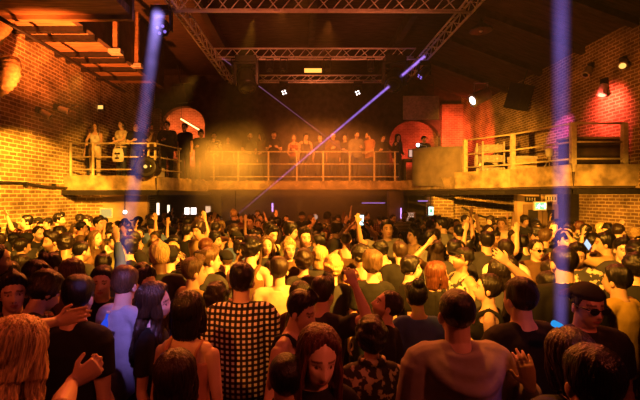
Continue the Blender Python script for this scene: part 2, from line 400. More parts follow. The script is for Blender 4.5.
moving_head((3.0, 14.0, 6.88), (-.3, -.8, -.8), 'large dark moving head under the middle truss, nearer the brown wall', 2.0)
moving_head((-.75, 16.7, 6.8), (.1, -1, -.5), 'moving head with bright lens under the rear truss, left of the amber strip lamp', 1.0, L_WHT)
moving_head((2.15, 16.7, 6.8), (-.2, -1, -.6), 'moving head with bright lens under the rear truss, right of the amber strip lamp', 1.0, L_WHT)
moving_head((3.95, 13.9, 6.72), (-.6, -.1, -.6), 'moving head at the truss corner where the violet laser starts', 1.0, L_PUR)
for i, (px, w) in enumerate(((236, 'first'), (255, 'second'), (270, 'third'), (284, 'fourth'), (327, 'fifth'), (370, 'sixth'), (386, 'seventh'))):
    p = at(px, 61.5, 14.3); par_can((p.x, 14.15, 6.88), (0, -.4, -1), 'small par can under the middle truss, %s counting from the yellow wall' % w, 1.3)
e = empty('strip_lamp', at(313, 70.5, 14.8), 'amber glowing strip lamp hanging between the middle and rear trusses', 'lamp')
MB().box((-.32, -.05, .06), (.32, .05, .12)).obj('casing', M_BLK, e); MB().box((-.3, -.045, -.06), (.3, .045, .06)).obj('tube', emit('amber strip glow', (1., .36, .06), 2.2), e)
for k in (-.25, .25): MB().tube([(k, 0, .12), (k, 0, .5)], .008, 5).obj('hanger', M_BLK, e)
# pendant and wall fittings on the brown wall side
pl = at(481, 28, 11.5)
e = empty('pendant_lamp', pl, 'dark industrial pendant lamp under the sloping ceiling', 'lamp')
MB().lathe([(.03, .35), (.05, .2), (.09, .12), (.28, -.02), (.30, -.08), (.27, -.08)], None).obj('shade', M_BLK, e, True)
MB().tube([(0, 0, .35), (0, 0, 7.0 - pl.z)], .012, 6).obj('rod', M_BLK, e)
MB().ellip((0, 0, -.05), (.06, .06, .07)).obj('bulb', M_WHT, e, True)
par_can(at(481, 83, 13.2), (-.9, -.2, -.45), 'lit chrome spotlight hanging near the pale hanging board', 2.2, L_WHT, 'spotlights on the brown wall side', M_STL, 'hanging_spotlight')
speaker(at(523, 84, 13.4), .5, 'tilted dark loudspeaker hanging under the sloping ceiling', .55, .8, .5)
speaker(at(181, 84, 17.5), -.4, 'dark loudspeaker hanging in front of the arch with the bright tube', .6, .75, .5)
def wall_spot(loc, d, label, s=1., lens=None):
    e = empty('wall_spotlight', loc, label, 'spotlight', 'wall mounted spotlights')
    MB().obox((0, 0, 0), (.08 * s, .16 * s, .16 * s), Matrix.Identity(3)).obj('backplate', M_BLK, e, False, .01)
    M = Matrix.Translation(Vector(d).normalized() * .18 * s) @ aim(d).to_4x4()
    MB().lathe([(.03 * s, .14 * s), (.08 * s, .1 * s), (.085 * s, -.12 * s), (.1 * s, -.13 * s), (.08 * s, -.14 * s)], M).obj('housing', M_STL, e, True)
    MB().lathe([(.075 * s, -.138 * s), (.03 * s, -.15 * s)], M).obj('lens', lens or M_GLS, e, True)
    return e
wall_spot((XR - .05, 10.42, at(606, 82, 10.42).z), (-.3, -.2, -1), 'lit spotlight on the brown brick wall washing it red', 1.15, L_RED)
wall_spot((XR - .05, 10.9, at(594, 66, 10.9).z), (-.6, -.2, -.8), 'small unlit spotlight on the brown brick wall near the sloping ceiling', 1.0)
wall_spot((XR - .05, 9.8, at(627, 60, 9.8).z), (-.5, -.6, -.6), 'amber-lit spotlight highest on the brown brick wall', 1.0, L_ORG)
wall_spot((XL + .05, 11.1, at(37, 110, 11.1).z), (.8, .3, -.5), 'wall spotlight on the yellow brick wall, closer to the foil duct', 1.0)
wall_spot((XL + .05, 11.9, at(55, 107, 11.9).z), (.8, .3, -.3), 'wall spotlight on the yellow brick wall, closer to the balcony', 1.0)
e = empty('emergency_lamp', at(101, 107.5, 14.5), 'small amber emergency lamp hanging above the balcony by the yellow wall', 'lamp')
MB().box((-.12, -.05, -.09), (.12, .05, .09)).obj('casing', M_BLK, e); MB().box((-.09, -.065, -.06), (.09, -.05, .06)).obj('lamp_cover', L_ORG, e)
MB().tube([(0, 0, .09), (0, 0, 2.4)], .01, 5).obj('hanger', M_BLK, e)
# foil duct near the upper corner
e = empty('ventilation_duct', at(8, 76, 9.2), 'crinkled golden foil ventilation duct bulging from the yellow wall', 'duct')
M_FOIL = simple('crinkled foil', (.80, .58, .26), .3, .3, .3, 14., .8)
dm = MB(); pts = []; rr = []
for i in range(25):
    t = i / 24; a = -1.9 + t * 2.6
    pts.append((-.38 + .62 * math.cos(a) * .55, -.1 + .3 * t, .12 + .45 * math.sin(a) * .9)); r = .2 * (1 + (.1 if i % 2 else -.04)); rr.append((r, r))
dm.loft(pts, rr, (0, 1, 0), 16, .3); dm.obj('hose', M_FOIL, e, True)
MB().tube([(-.6, .1, .55), (-.3, .3, 1.2), (-.2, .3, 2.0)], .17, 14).obj('riser', M_FOIL, e, True)
# long pipe and hanging posts below the soffit
p0, p1 = at(-25, 16, 7.9), at(97, 83, 14.6)
tag(MB().tube([(XL + .75, 7.9, 5.95), (XL + .75, 14.8, 5.95)], .045, 8).obj('service_pipe', M_BLK, None, True), 'long dark service pipe running under the plank soffit', 'pipe')
for k, (px, py, Y, lab) in enumerate(((116, 52, 11.2, 'closer to the platform'), (137, 66, 13.2, 'closer to the violet beam'))):
    p = at(px, py, Y)
    e = empty('hanging_post', p, 'brown steel post hanging from the ceiling, %s' % lab, 'post', 'hanging steel posts')
    MB().box((-.06, -.06, .06), (.06, .06, 8 - p.z)).obj('post', simple('rusty steel', (.42, .24, .13), .6, .4, .4), e); MB().box((-.16, -.12, -.06), (.16, .12, .06)).obj('foot', M_STL, e, False, .01)
e = empty('wall_conduit', (XL + .05, 9.2, at(0, 183, 9.9).z), 'black cable conduit running along the yellow brick wall to the balcony', 'conduit')
MB().tube([(0, 0, 0), (0, 1.2, .02), (0, 2.2, -.05), (.02, 3.2, -.06)], .035, 8).obj('pipe', M_BLK, e, True)
for y in (.3, 1.4, 2.6): MB().box((-.05, y - .03, -.07), (.05, y + .03, .05)).obj('clip', M_BLK, e)
# boards and hanging screens
e = empty('hanging_board', at(421, 96, 17.2), 'pale rectangular board hanging above the dark column', 'board')
MB().box((-.72, -.04, -.95), (.72, .04, 0)).obj('panel', simple('pale board', (.62, .46, .42), .8), e)
for k in (-.5, .5): MB().tube([(k, 0, 0), (k, 0, 1.75)], .012, 5).obj('hanger', M_BLK, e)
# grey stage cloth over the corner of the balcony
cl = MB(); n = 14; m = 8
A0, B0 = at(412, 149, 14.6), at(462, 146, 12.9); A1, B1 = at(412, 186, 14.4), at(468, 187, 12.4)
vs = []
for side in (0, 1):
    for j in range(m + 1):
        for i in range(n + 1):
            u = i / n; v = j / m; p = (A0.lerp(B0, u)).lerp(A1.lerp(B1, u), v)
            p = p + Vector((0, -.05 * math.sin(u * 14) * (.3 + v) - .02, .03 * math.sin(u * 3.1) * (1 - v))) + Vector((.015, .03, 0)) * side
            vs.append(p)
K = (n + 1) * (m + 1); fs = []
for j in range(m):
    for i in range(n):
        a = j * (n + 1) + i; q = (a, a + 1, a + n + 2, a + n + 1); fs.append(q); fs.append(tuple(K + x for x in reversed(q)))
for i in range(n):
    fs.append((i + 1, i, K + i, K + i + 1)); b = m * (n + 1) + i; fs.append((b, b + 1, K + b + 1, K + b))
for j in range(m):
    a = j * (n + 1); fs.append((a, a + n + 1, K + a + n + 1, K + a)); a += n; fs.append((a + n + 1, a, K + a, K + a + n + 1))
cl.add(vs, fs)
tag(cl.obj('stage_cloth', M_FAB, None, True), 'grey cloth panel hung over the railing at the balcony corner', 'cloth')

# railings
def railing(pts, label, zs=(.25, .62, 1.02), posts=None, top=(0, 0), r=.024, pr=.03):
    a = Vector((*pts[0], ZB)); e = empty('railing', a, label, 'railing', 'balcony railings')
    P = [Vector((*p, ZB)) - a for p in pts]
    for z in zs: MB().tube([p + Vector((0, 0, z)) for p in P], r, 8).obj('rail', M_RAL, e, True)
    for q in posts:
        i = min(int(q), len(P) - 2); p = P[i].lerp(P[i + 1], q - i)
        MB().box((p.x - pr, p.y - pr, -.02), (p.x + pr, p.y + pr, zs[-1] + .02)).obj('post', M_RAL, e, False, .006)
    return e
railing([(XL + .05, 12.56), (-4.35, 12.56), (-4.0, 14.0)], 'cream railing of the balcony beside the yellow brick wall', posts=(.02, .28, .92, 1.0, 1.9))
railing([(-3.5, 16.06), (3.6, 16.06)], 'long cream railing across the central balcony', posts=(.02, .15, .31, .46, .6, .74, .87, .98), zs=(.2, .68, 1.14))
railing([(4.7, 12.55), (5.55, 11.3), (6.08, 9.62), (7.3, 9.62)], 'cream railing with tall posts on the balcony beside the brown wall', posts=(.05, 1.0, 2.0, 2.95), zs=(.3, .68, 1.1), pr=.055)

# gear on the right balcony
M_SIL = simple('silver front plate', (.5, .46, .4), .4, .2, .3, 25.)
par_can(at(485, 152, 12.7) + Vector((0, 0, .1)), (-.2, -1, -.1), 'big round floodlight standing on the balcony behind the cloth panel', 3.0, L_ORG, 'floodlights on the balconies', M_SIL)
e = empty('amplifier_rack', (5.35, 12.2, ZB), 'open silver amplifier rack standing behind the railing', 'rack')
for sx in (-.3, .3):
    for sy in (-.2, .2): MB().box((sx - .02, sy - .02, 0), (sx + .02, sy + .02, 1.0)).obj('upright', M_STL, e)
for z in (.12, .42, .72):
    u = MB().box((-.27, -.19, z), (.27, .19, z + .2)).obj('amplifier', M_SIL, e, False, .008)
    for kx in (-.15, .12): MB().lathe([(.04, 0), (.04, .03), (.02, .03)], Matrix.Translation((kx, -.19, z + .1)) @ Matrix.Rotation(math.pi / 2, 4, 'X')).obj('dial', M_STL, u, True)
e = empty('flight_case', (5.9, 11.5, ZB), 'pale flight case behind the railing next to the amplifier rack', 'case')
MB().box((-.3, -.2, 0), (.3, .2, .45)).obj('body', simple('pale plywood', (.55, .42, .25), .7), e, False, .015); MB().box((-.31, -.21, .45), (.31, .21, .53)).obj('lid', M_STL, e, False, .01); MB().box((-.06, -.225, .3), (.06, -.2, .36)).obj('latch', M_STL, e)
e = empty('tripod_lamp', (6.35, 11.0, ZB), 'small tripod lamp standing behind the railing in the violet beam', 'lamp')
for a in (0, 2.1, 4.2): MB().tube([(0, 0, .45), (.25 * math.cos(a), .25 * math.sin(a), .015)], .012, 6).obj('leg', M_STL, e)
MB().lathe([(.03, .45), (.09, .52), (.1, .66), (.05, .7)], None).obj('lamp_head', M_WHT, e, True)
e = empty('parapet_panel', (6.75, 10.1, ZB), 'long dark box panel on the balcony by the brown wall', 'panel')
MB().box((-.6, -.2, .1), (.62, .2, .78)).obj('panel', M_DRK, e, False, .02); MB().box((-.62, -.25, .78), (.64, .25, .83)).obj('cap_board', M_FAS, e)
for k in (-.4, .4): MB().box((k - .05, -.15, 0), (k + .05, .15, .1)).obj('foot', M_BLK, e)
# gear on the left balcony
par_can(at(150, 148, 12.35) + Vector((0, 0, .0)), (.1, -1, .0), 'big round floodlight clamped to the railing end near the smoke', 3.0, L_ORG, 'floodlights on the balconies')
e = empty('smoke_machine', (-4.55, 13.2, ZB), 'pale smoke machine on the balcony floor behind the railing end', 'smoke machine')
MB().box((-.2, -.25, .04), (.2, .25, .34)).obj('body', M_WHT, e, False, .02); MB().lathe([(.05, 0), (.04, .1), (.02, .1)], Matrix.Translation((0, -.25, .2)) @ Matrix.Rotation(math.pi / 2, 4, 'X')).obj('nozzle', M_STL, e, True); MB().tube([(-.15, 0, .34), (-.15, 0, .42), (.15, 0, .42), (.15, 0, .34)], .012, 6).obj('handle', M_BLK, e)
for k in (-.15, .15): MB().box((k - .03, -.2, 0), (k + .03, .2, .04)).obj('foot', M_BLK, e)
# fluorescent tube in the arch and DJ gear at the back
a, b = at(181, 119, 18.8), at(201, 131, 18.2)
e = empty('fluorescent_tube', a, 'bright slanted fluorescent tube in front of the brick arch', 'lamp')
MB().tube([(0, 0, 0), b - a], .03, 8).obj('tube', emit('warm tube glow', (1., .5, .15), 5), e); MB().tube([(0, .05, .03), b - a + Vector((0, .05, .03))], .04, 6).obj('casing', M_BLK, e)
MB().tube([(0, .05, .03), (0, .05, 8 - a.z)], .008, 5).obj('hanger', M_BLK, e)
e = empty('control_desk', (4.55, 17.2, ZB), 'sound control desk with a small screen and lamp behind the railing', 'desk')
MB().box((-.55, -.3, .86), (.55, .3, .96)).obj('worktop', M_DRK, e, False, .01)
for sx in (-.5, .5): MB().box((sx - .04, -.26, 0), (sx + .04, .26, .86)).obj('side_panel', M_BLK, e)
s_ = MB().box((-.32, -.05, 1.02), (.28, 0, 1.36)).obj('screen', M_BLK, e, False, .01); MB().box((-.29, -.056, 1.05), (.25, -.051, 1.33)).obj('display', emit('desk screen glow', (1., .55, .4), .8), s_)
MB().box((-.12, -.06, .96), (.08, .02, 1.02)).obj('stand', M_BLK, e)
MB().ellip((.05, -.1, 1.52), (.07, .07, .07)).obj('lamp_globe', emit('desk lamp glow', (.9, .85, 1.), 6), e, True); MB().tube([(.45, 0, .96), (.42, 0, 1.5), (.1, -.08, 1.55)], .012, 6).obj('lamp_arm', M_STL, e)

# things under the balconies
e = empty('bar_counter', (-.2, 16.75, 0), 'long dark bar counter under the central balcony', 'bar')
MB().box((-3.2, -.3, 0), (3.0, .3, 1.15)).obj('front_panel', M_DRK, e); MB().box((-3.3, -.38, 1.15), (3.1, .38, 1.21)).obj('worktop', simple('worn bar top', (.3, .2, .12), .35), e, False, .01)
def screen(px, py, w, h, Y, label, glow):
    p = at(px, py, Y); e = empty('wall_screen', p, label, 'screen', 'lit screens behind the bar')
    MB().box((-w / 2 - .03, 0, -h / 2 - .03), (w / 2 + .03, .06, h / 2 + .03)).obj('bezel', M_BLK, e, False, .008)
    MB().box((-w / 2, -.006, -h / 2), (w / 2, -.001, h / 2)).obj('display', glow, e)
    MB().box((-.06, .06, -.06), (.06, 17.6 - Y, .06)).obj('bracket', M_BLK, e)
G1 = emit('screen glow', (1., .86, .8), 3.2); G2 = emit('dim screen glow', (1., .6, .35), 1.0)
screen(187, 211, .19, .27, 17.3, 'bright white screen under the balcony, left one of a pair', G1)
screen(193.6, 211, .22, .27, 17.3, 'bright white screen under the balcony, right one of a pair', G1)
screen(208, 209.5, .2, .26, 17.2, 'dim framed screen to the right of the bright pair', G2)
def glow_tube(px, y0, y1, Y, r, label, g):
    p = at(px, y1, Y); h = (y1 - y0) / F * Y
    e = empty('glowing_tube_lamp', (p.x, Y, p.z), label, 'lamp', 'upright tube lamps')
    MB().tube([(0, 0, 0), (0, 0, h)], r, 10).obj('tube', g, e); MB().lathe([(r * 1.4, -.05), (r * 1.4, .02), (r, .02)]).obj('socket', M_STL, e); MB().tube([(0, 0, h), (0, 0, 2.5 - p.z)], .01, 5).obj('hanger', M_BLK, e)
GT = emit('warm tube light', (1., .75, .5), 2.4); GV = emit('violet tube light', (.6, .3, 1.), 2.5)
glow_tube(158, 203, 218, 15.0, .05, 'upright white tube lamp under the balcony, left one of the pair', GT)
glow_tube(168.5, 205, 216, 15.0, .04, 'upright white tube lamp under the balcony, right one of the pair', GT)
glow_tube(272.5, 203, 212, 16.9, .03, 'thin violet tube lamp behind the bar', GV)
glow_tube(401, 208, 219, 15.0, .02, 'thin violet tube lamp beside the dark column', GV)
def violet_strip(px0, px1, py, Y, label):
    a, b = at(px0, py, Y), at(px1, py, Y)
    e = empty('hanging_light_strip', a, label, 'light strip', 'violet light strips')
    MB().tube([(0, 0, 0), b - a], .014, 6).obj('tube', emit('strip violet', (.55, .25, .9), 1.2), e); MB().box((0, .0, .012), (b.x - a.x, .04, .05)).obj('channel', M_BLK, e)
violet_strip(362, 385, 203, 15.75, 'violet light strip under the balcony, left of the dark column')
violet_strip(418, 443, 201, 14.2, 'violet light strip under the balcony, right of the dark column')
def globe(px, py, Y, r, label, g):
    p = at(px, py, Y); e = empty('hanging_globe_lamp', p, label, 'lamp', 'small globe lamps')
    MB().ellip((0, 0, 0), (r, r, r)).obj('globe', g, e, True); MB().tube([(0, 0, r * .9), (0, 0, 2.5 - p.z)], .01, 5).obj('rod', M_BLK, e); MB().lathe([(r * .5, r * .8), (r * .6, r), (r * .3, r * 1.2)]).obj('cap', M_STL, e)
globe(125, 212, 12.9, .06, 'white globe lamp hanging in front of the ochre plaster wall', emit('globe glow', (1., .85, .7), 4))
globe(315, 217, 15.9, .1, 'dim globe lamp above the bar counter', emit('dim globe', (.9, .5, .35), .7))
globe(235.5, 217, 13.4, .07, 'dazzling bluish globe lamp above the crowd in front of the bar', emit('blue white glow', (.75, .8, 1.), 6))
# framed notice, exit sign, illuminated sign, poster
p = at(106.5, 213, 13.02)
e = empty('framed_notice', p, 'pale framed notice on the ochre plaster wall', 'notice')
MB().box((-.19, -.03, -.15), (.19, 0, .15)).obj('backing', M_WHT, e); MB().box((-.17, -.036, -.13), (.17, -.031, .13)).obj('sheet', emit('glowing notice', (1., .66, .16), .8), e)  # sheet gives off its own glow in place of lamp light
p = at(540, 206, 10.6)
e = empty('exit_sign', p, 'glowing green exit sign with a running figure under the balcony', 'sign')
MB().box((-.2, -.03, -.14), (.2, .05, .14)).obj('casing', M_WHT, e, False, .01)
MB().box((-.17, -.038, -.105), (.17, -.031, .105)).obj('face', emit('exit green', (.25, .85, .3), 1.6), e)
fig = MB(); y = -.044
def seg2(a, b, w):
    a = Vector((a[0], y, a[1])); b = Vector((b[0], y, b[1])); d = (b - a).normalized(); nn = Vector((-d.z, 0, d.x)) * w / 2
    fig.add([a - nn, b - nn, b + nn, a + nn, a - nn + Vector((0, .005, 0)), b - nn + Vector((0, .005, 0)), b + nn + Vector((0, .005, 0)), a + nn + Vector((0, .005, 0))],
            [(0, 1, 2, 3), (7, 6, 5, 4), (0, 4, 5, 1), (1, 5, 6, 2), (2, 6, 7, 3), (3, 7, 4, 0)])
seg2((-.06, .03), (-.085, -.02), .035); seg2((-.085, -.02), (-.05, -.05), .022); seg2((-.05, -.05), (-.06, -.09), .02); seg2((-.085, -.02), (-.12, -.05), .022); seg2((-.12, -.05), (-.15, -.05), .02)
seg2((-.06, .03), (-.02, .005), .018); seg2((-.065, .03), (-.11, .015), .018); fig.ellip((-.045, y, .065), (.02, .004, .02), None, 10, 6)
seg2((.02, 0), (.09, 0), .02); seg2((.09, 0), (.055, .03), .02); seg2((.09, 0), (.055, -.03), .02)
for (a, b) in (((.115, -.08), (.115, .08)), ((.115, .08), (.15, .08)), ((.15, .08), (.15, -.08))): seg2(a, b, .012)
fig.obj('pictogram', emit('exit white', (1., 1., .9), 3.), e)
MB().box((-.02, -.01, .14), (.02, .01, (2.5 - p.z) / .78)).obj('bracket', M_BLK, e)
e.scale = (.78, 1, .78)
p = at(431, 211, 13.4)
e = empty('illuminated_sign', p, 'small glowing white and green sign by the brick pier', 'sign')
MB().box((-.09, 0, -.15), (.09, .1, .15)).obj('casing', M_BLK, e); MB().box((-.075, -.007, -.13), (.075, -.001, .13)).obj('face', emit('pale green face', (.7, 1., .85), 2.2), e); MB().box((-.03, -.012, -.05), (.03, -.008, .06)).obj('pictogram', emit('sign green', (.1, .6, .25), 1.), e)
MB().box((-.01, .03, .15), (.01, .05, 2.5 - p.z)).obj('bracket', M_BLK, e)
p = at(408.5, 217, 15.0)
e = empty('menu_board', p, 'menu board with rows of glowing lettering beside the dark column', 'board')
MB().box((-.25, 0, -.18), (.25, .05, .18)).obj('board', simple('menu board paint', (.3, .17, .14), .7), e)
t = MB()
for r in range(5):
    x = -.2
    while x < .18:
        w = random.uniform(.03, .09); t.box((x, -.006, .12 - r * .06), (min(x + w, .2), -.001, .145 - r * .06)); x += w + .025
t.obj('lettering', emit('menu lettering', (1., .6, .4), 1.0), e)  # lettering gives off its own glow
MB().tube([(0, .02, .18), (0, .02, 2.5 - p.z)], .01, 5).obj('hanger', M_BLK, e)
p = Vector((6.3, 11.66, 2.08))
for (x, z, lab, w, h) in ((6.3, 2.24, 'small dark notice with white lettering above the glazed door', .42, .16), (6.8, 2.26, 'small white door number plate above the narrow door', .3, .18)):
    e = empty('door_sign', (x, 11.73, z), lab, 'notice', 'notices over the doors')
    MB().box((-w / 2, -.02, -h / 2), (w / 2, 0, h / 2)).obj('plate', M_WHT if x > 6.5 else M_BLK, e)
    t = MB(); xx = -w / 2 + .04
    for k in range(4):
        t.box((xx, -.026, -h / 4), (xx + .03, -.021, h / 4)); xx += .07
    t.obj('lettering', M_BLK if x > 6.5 else M_WHT, e)
# cable swag under the right balcony
pts = [at(462 + i * 5.6, 207 + 12 * math.sin(min(1, i / 6) * 1.5) + (0 if i < 6 else -.4 * (i - 6)), 12.2) for i in range(12)]
tag(MB().tube(pts, .03, 6).obj('hanging_cable', M_BLK, None, True), 'thick black cable sagging under the balcony near the exit sign', 'cable')
#PEOPLE
# ================================================================== PEOPLE
def sstep(a, b, x):
    t = np.clip((x - a) / (b - a), 0, 1); return t * t * (3 - 2 * t)
def ray_ell(d, c, r):
    c = np.array(c); r = np.array(r)
    A = (d * d / (r * r)).sum(1); B = (d * c / (r * r)).sum(1); Cc = (c * c / (r * r)).sum() - 1
    D = B * B - A * Cc
    return np.where(D > 0, (B + np.sqrt(np.maximum(D, 0))) / A, 0)
def sphere_dirs(nu, nv):
    ds = []
    for i in range(nv + 1):
        th = math.pi * i / nv
        for j in range(nu):
            ph = 2 * math.pi * j / nu
            ds.append((math.sin(th) * math.sin(ph), -math.sin(th) * math.cos(ph), math.cos(th)))
    fs = []
    for i in range(nv):
        for j in range(nu): fs.append((i * nu + j, (i + 1) * nu + j, (i + 1) * nu + (j + 1) % nu, i * nu + (j + 1) % nu))
    return np.array(ds), fs
def head_base(d, fem=False):
    """distance from the head's centre (eye level) to its surface along d, without features"""
    w = .95 if fem else 1.
    t = [ray_ell(d, (0, .016, .028), (.077, .096, .088)), ray_ell(d, (0, -.03, -.03), (.060 * w, .062, .088 * (.97 if fem else 1)))]
    k = 110.
    return np.log(np.exp(k * t[0]) + np.exp(k * t[1])) / k
NOSE_Z = [-.055, -.046, -.036, -.016, .01, .03]; NOSE_A = [0, .012, .026, .018, .008, 0]
def head_points(d, fem=False):
    p = d * head_base(d, fem)[:, None]
    x, z = p[:, 0], p[:, 2]; ax = np.abs(x); fr = sstep(-.015, -.06, p[:, 1]) if False else np.clip((-.02 - p[:, 1]) / .04, 0, 1)
    g = lambda u, s: np.exp(-(u / s) ** 2)
    sx = .0095 + .007 * np.clip((.01 - z) / .05, 0, 1)
    b = np.interp(z, NOSE_Z, NOSE_A) * g(x, sx)
    b -= .011 * np.exp(-((ax - .032) / .017) ** 2 - ((z - .002) / .012) ** 2)
    b += .0045 * np.exp(-((ax - .032) / .010) ** 2 - ((z - .001) / .007) ** 2)
    b += (.003 if fem else .006) * g(z - .028, .009) * np.exp(-(x / .052) ** 4)
    b += .007 * g(x, .023) * (g(z + .061, .0055) + g(z + .073, .006)) - .003 * g(x, .024) * g(z + .067, .003)
    b -= .004 * g(x, .02) * g(z + .086, .007)
    b += (.006 if fem else .010) * np.exp(-(x / .023) ** 2 - ((z + .106) / .014) ** 2)
    b += .004 * np.exp(-((ax - .046) / .018) ** 2 - ((z + .022) / .016) ** 2)
    p[:, 1] -= b * fr
    return p
DH, FH = sphere_dirs(56, 44)
HEADV = {f: head_points(DH, f) for f in (False, True)}
def np_T(M, v):
    M = np.array(M); return v @ M[:3, :3].T + M[:3, 3]

def eval_remesh(mb, voxel, smooth=4, fac=.5):
    me = mb.mesh('tmp'); o = bpy.data.objects.new('tmp', me); COL.objects.link(o)
    r = o.modifiers.new('r', 'REMESH'); r.mode = 'VOXEL'; r.voxel_size = voxel; r.adaptivity = 0
    if smooth:
        s = o.modifiers.new('s', 'SMOOTH'); s.factor = fac; s.iterations = smooth
    dg = bpy.context.evaluated_depsgraph_get(); dg.update()
    out = bpy.data.meshes.new_from_object(o.evaluated_get(dg))
    bpy.data.objects.remove(o); bpy.data.meshes.remove(me)
    out.polygons.foreach_set('use_smooth', [True] * len(out.polygons))
    return out
def get_v(me):
    a = np.empty(len(me.vertices) * 3, 'f'); me.vertices.foreach_get('co', a); return a.reshape(-1, 3).astype('f8')
def get_n(me):
    a = np.empty(len(me.vertices) * 3, 'f'); me.vertices.foreach_get('normal', a); return a.reshape(-1, 3).astype('f8')
def set_v(me, v): me.vertices.foreach_set('co', v.astype('f').ravel()); me.update()
def wob(v, freq, seed, octs=3):
    """smooth pseudo-noise from warped sines, about -1..1"""
    r = np.random.RandomState(seed); out = np.zeros(len(v)); amp = 1.; tot = 0
    q = v.copy()
    for o in range(octs):
        for k in range(3):
            d = r.normal(size=3); d /= np.linalg.norm(d)
            out += amp * np.sin(q @ d * freq + r.uniform(0, 6.28)); tot += amp * .6
        q = q + .35 / freq * np.sin(q[:, [1, 2, 0]] * freq + seed)
        freq *= 1.9; amp *= .5
    return out / tot

TORSO_M = [(.86, .150, .105, 0), (.95, .168, .118, 0), (1.05, .155, .112, 0), (1.15, .156, .110, 0), (1.27, .178, .122, .0), (1.36, .180, .118, .008), (1.42, .150, .095, .014), (1.465, .090, .075, .016), (1.50, .058, .060, .012)]
TORSO_F = [(.86, .150, .105, 0), (.94, .170, .120, 0), (1.04, .135, .102, 0), (1.13, .126, .098, 0), (1.25, .148, .108, .0), (1.34, .152, .104, .006), (1.40, .130, .086, .012), (1.45, .075, .062, .014), (1.49, .048, .050, .010)]
SH = {'m': (.190, 1.405), 'f': (.160, 1.385)}
LU, LF = .29, .25
class Pose: pass
def make_pose(sex='m', lean=(0, 0), head=(0, 0, 0), arms=('down', 'down'), bulk=1.):
    """head = yaw, pitch (+ down), roll in degrees, relative to the chest; arms = (character's left, right)"""
    P = Pose(); P.sex = sex; P.bulk = bulk
    P.L = Matrix.Translation((0, 0, .98)) @ Euler((math.radians(lean[0]), math.radians(lean[1]), 0)).to_matrix().to_4x4() @ Matrix.Translation((0, 0, -.98))
    hz = 1.635 if sex == 'm' else 1.615
    yaw, pit, rol = [math.radians(a) for a in head]
    R = Matrix.Rotation(yaw, 4, 'Z') @ Matrix.Rotation(pit, 4, 'X') @ Matrix.Rotation(rol, 4, 'Y')
    nb = Vector((0, .008, hz - .125))
    P.neck = P.L @ nb
    P.H = P.L @ Matrix.Translation(nb) @ Matrix.Rotation(yaw, 4, 'Z') @ Matrix.Rotation(pit * .75, 4, 'X') @ Matrix.Rotation(rol * .75, 4, 'Y') @ Matrix.Translation((0, -.022, .125)) @ Matrix.Rotation(pit * .25, 4, 'X') @ Matrix.Rotation(rol * .25, 4, 'Y')
    P.arms = []
    for k, spec in enumerate(arms):
        s = 1 if k == 0 else -1
        sx, sz = SH[sex]; S = P.L @ Vector((s * sx, .008, sz))
        U, Fo, thumb, curl = None, None, None, .5
        if spec == 'down': U = Vector((s * .16, .05, -1)); Fo = Vector((s * .05, -.25, -1)); thumb = Vector((0, -1, 0))
        elif spec == 'bent': U = Vector((s * .22, .12, -1)); Fo = Vector((-s * .45, -1, .25)); thumb = Vector((0, 0, 1)); curl = .9
        elif spec == 'low': U = Vector((s * .3, .05, -1)); Fo = Vector((-s * .5, -1, -.35)); thumb = Vector((0, 0, 1)); curl = .7
        elif spec == 'dance': U = Vector((s * .75, -.15, -.65)); Fo = Vector((s * .1, -.65, .8)); thumb = Vector((-s, .2, .3)); curl = .7
        elif spec == 'up': U = Vector((s * .42, -.3, .85)); Fo = Vector((-s * .1, -.12, 1)); thumb = Vector((-s, .2, 0)); curl = .25
        elif spec == 'wave': U = Vector((s * .8, -.3, .35)); Fo = Vector((s * .15, -.25, 1)); thumb = Vector((-s, .2, 0)); curl = .15
        elif spec == 'clap': U = Vector((s * .35, -.5, .75)); Fo = Vector((-s * .65, -.25, .8)); thumb = Vector((0, 1, .1)); curl = .1
        elif spec == 'phone': U = Vector((s * .25, -.75, .25)); Fo = Vector((-s * .45, -.45, .9)); thumb = Vector((-s, 0, .3)); curl = 1.0
        elif spec == 'rail': U = Vector((s * .2, -.55, -.8)); Fo = Vector((-s * .25, -1, -.35)); thumb = Vector((-s, -.2, .2)); curl = .8
        if U is not None:
            U = P.L.to_3x3() @ U.normalized(); Fo = P.L.to_3x3() @ Fo.normalized(); E = S + U * LU; W = E + Fo * LF
        else:                                    # ('to', wrist point, pole, thumb, curl) in the body's own frame
            W = Vector(spec[1]); pole = Vector(spec[2]); thumb = Vector(spec[3]); curl = spec[4] if len(spec) > 4 else .3
            d = W - S; dist = min(d.length, (LU + LF) * .995); d.normalize(); W = S + d * dist
            a = (LU * LU - LF * LF + dist * dist) / (2 * dist); h = math.sqrt(max(0, LU * LU - a * a))
            pv = (pole - d * pole.dot(d)); pv.normalize(); E = S + d * a + pv * h
        hd = (W - E).normalized()
        if len(spec) > 5 and not isinstance(spec, str): hd = Vector(spec[5]).normalized()
        P.arms.append((S, E, W, hd, thumb, curl, s))
    return P

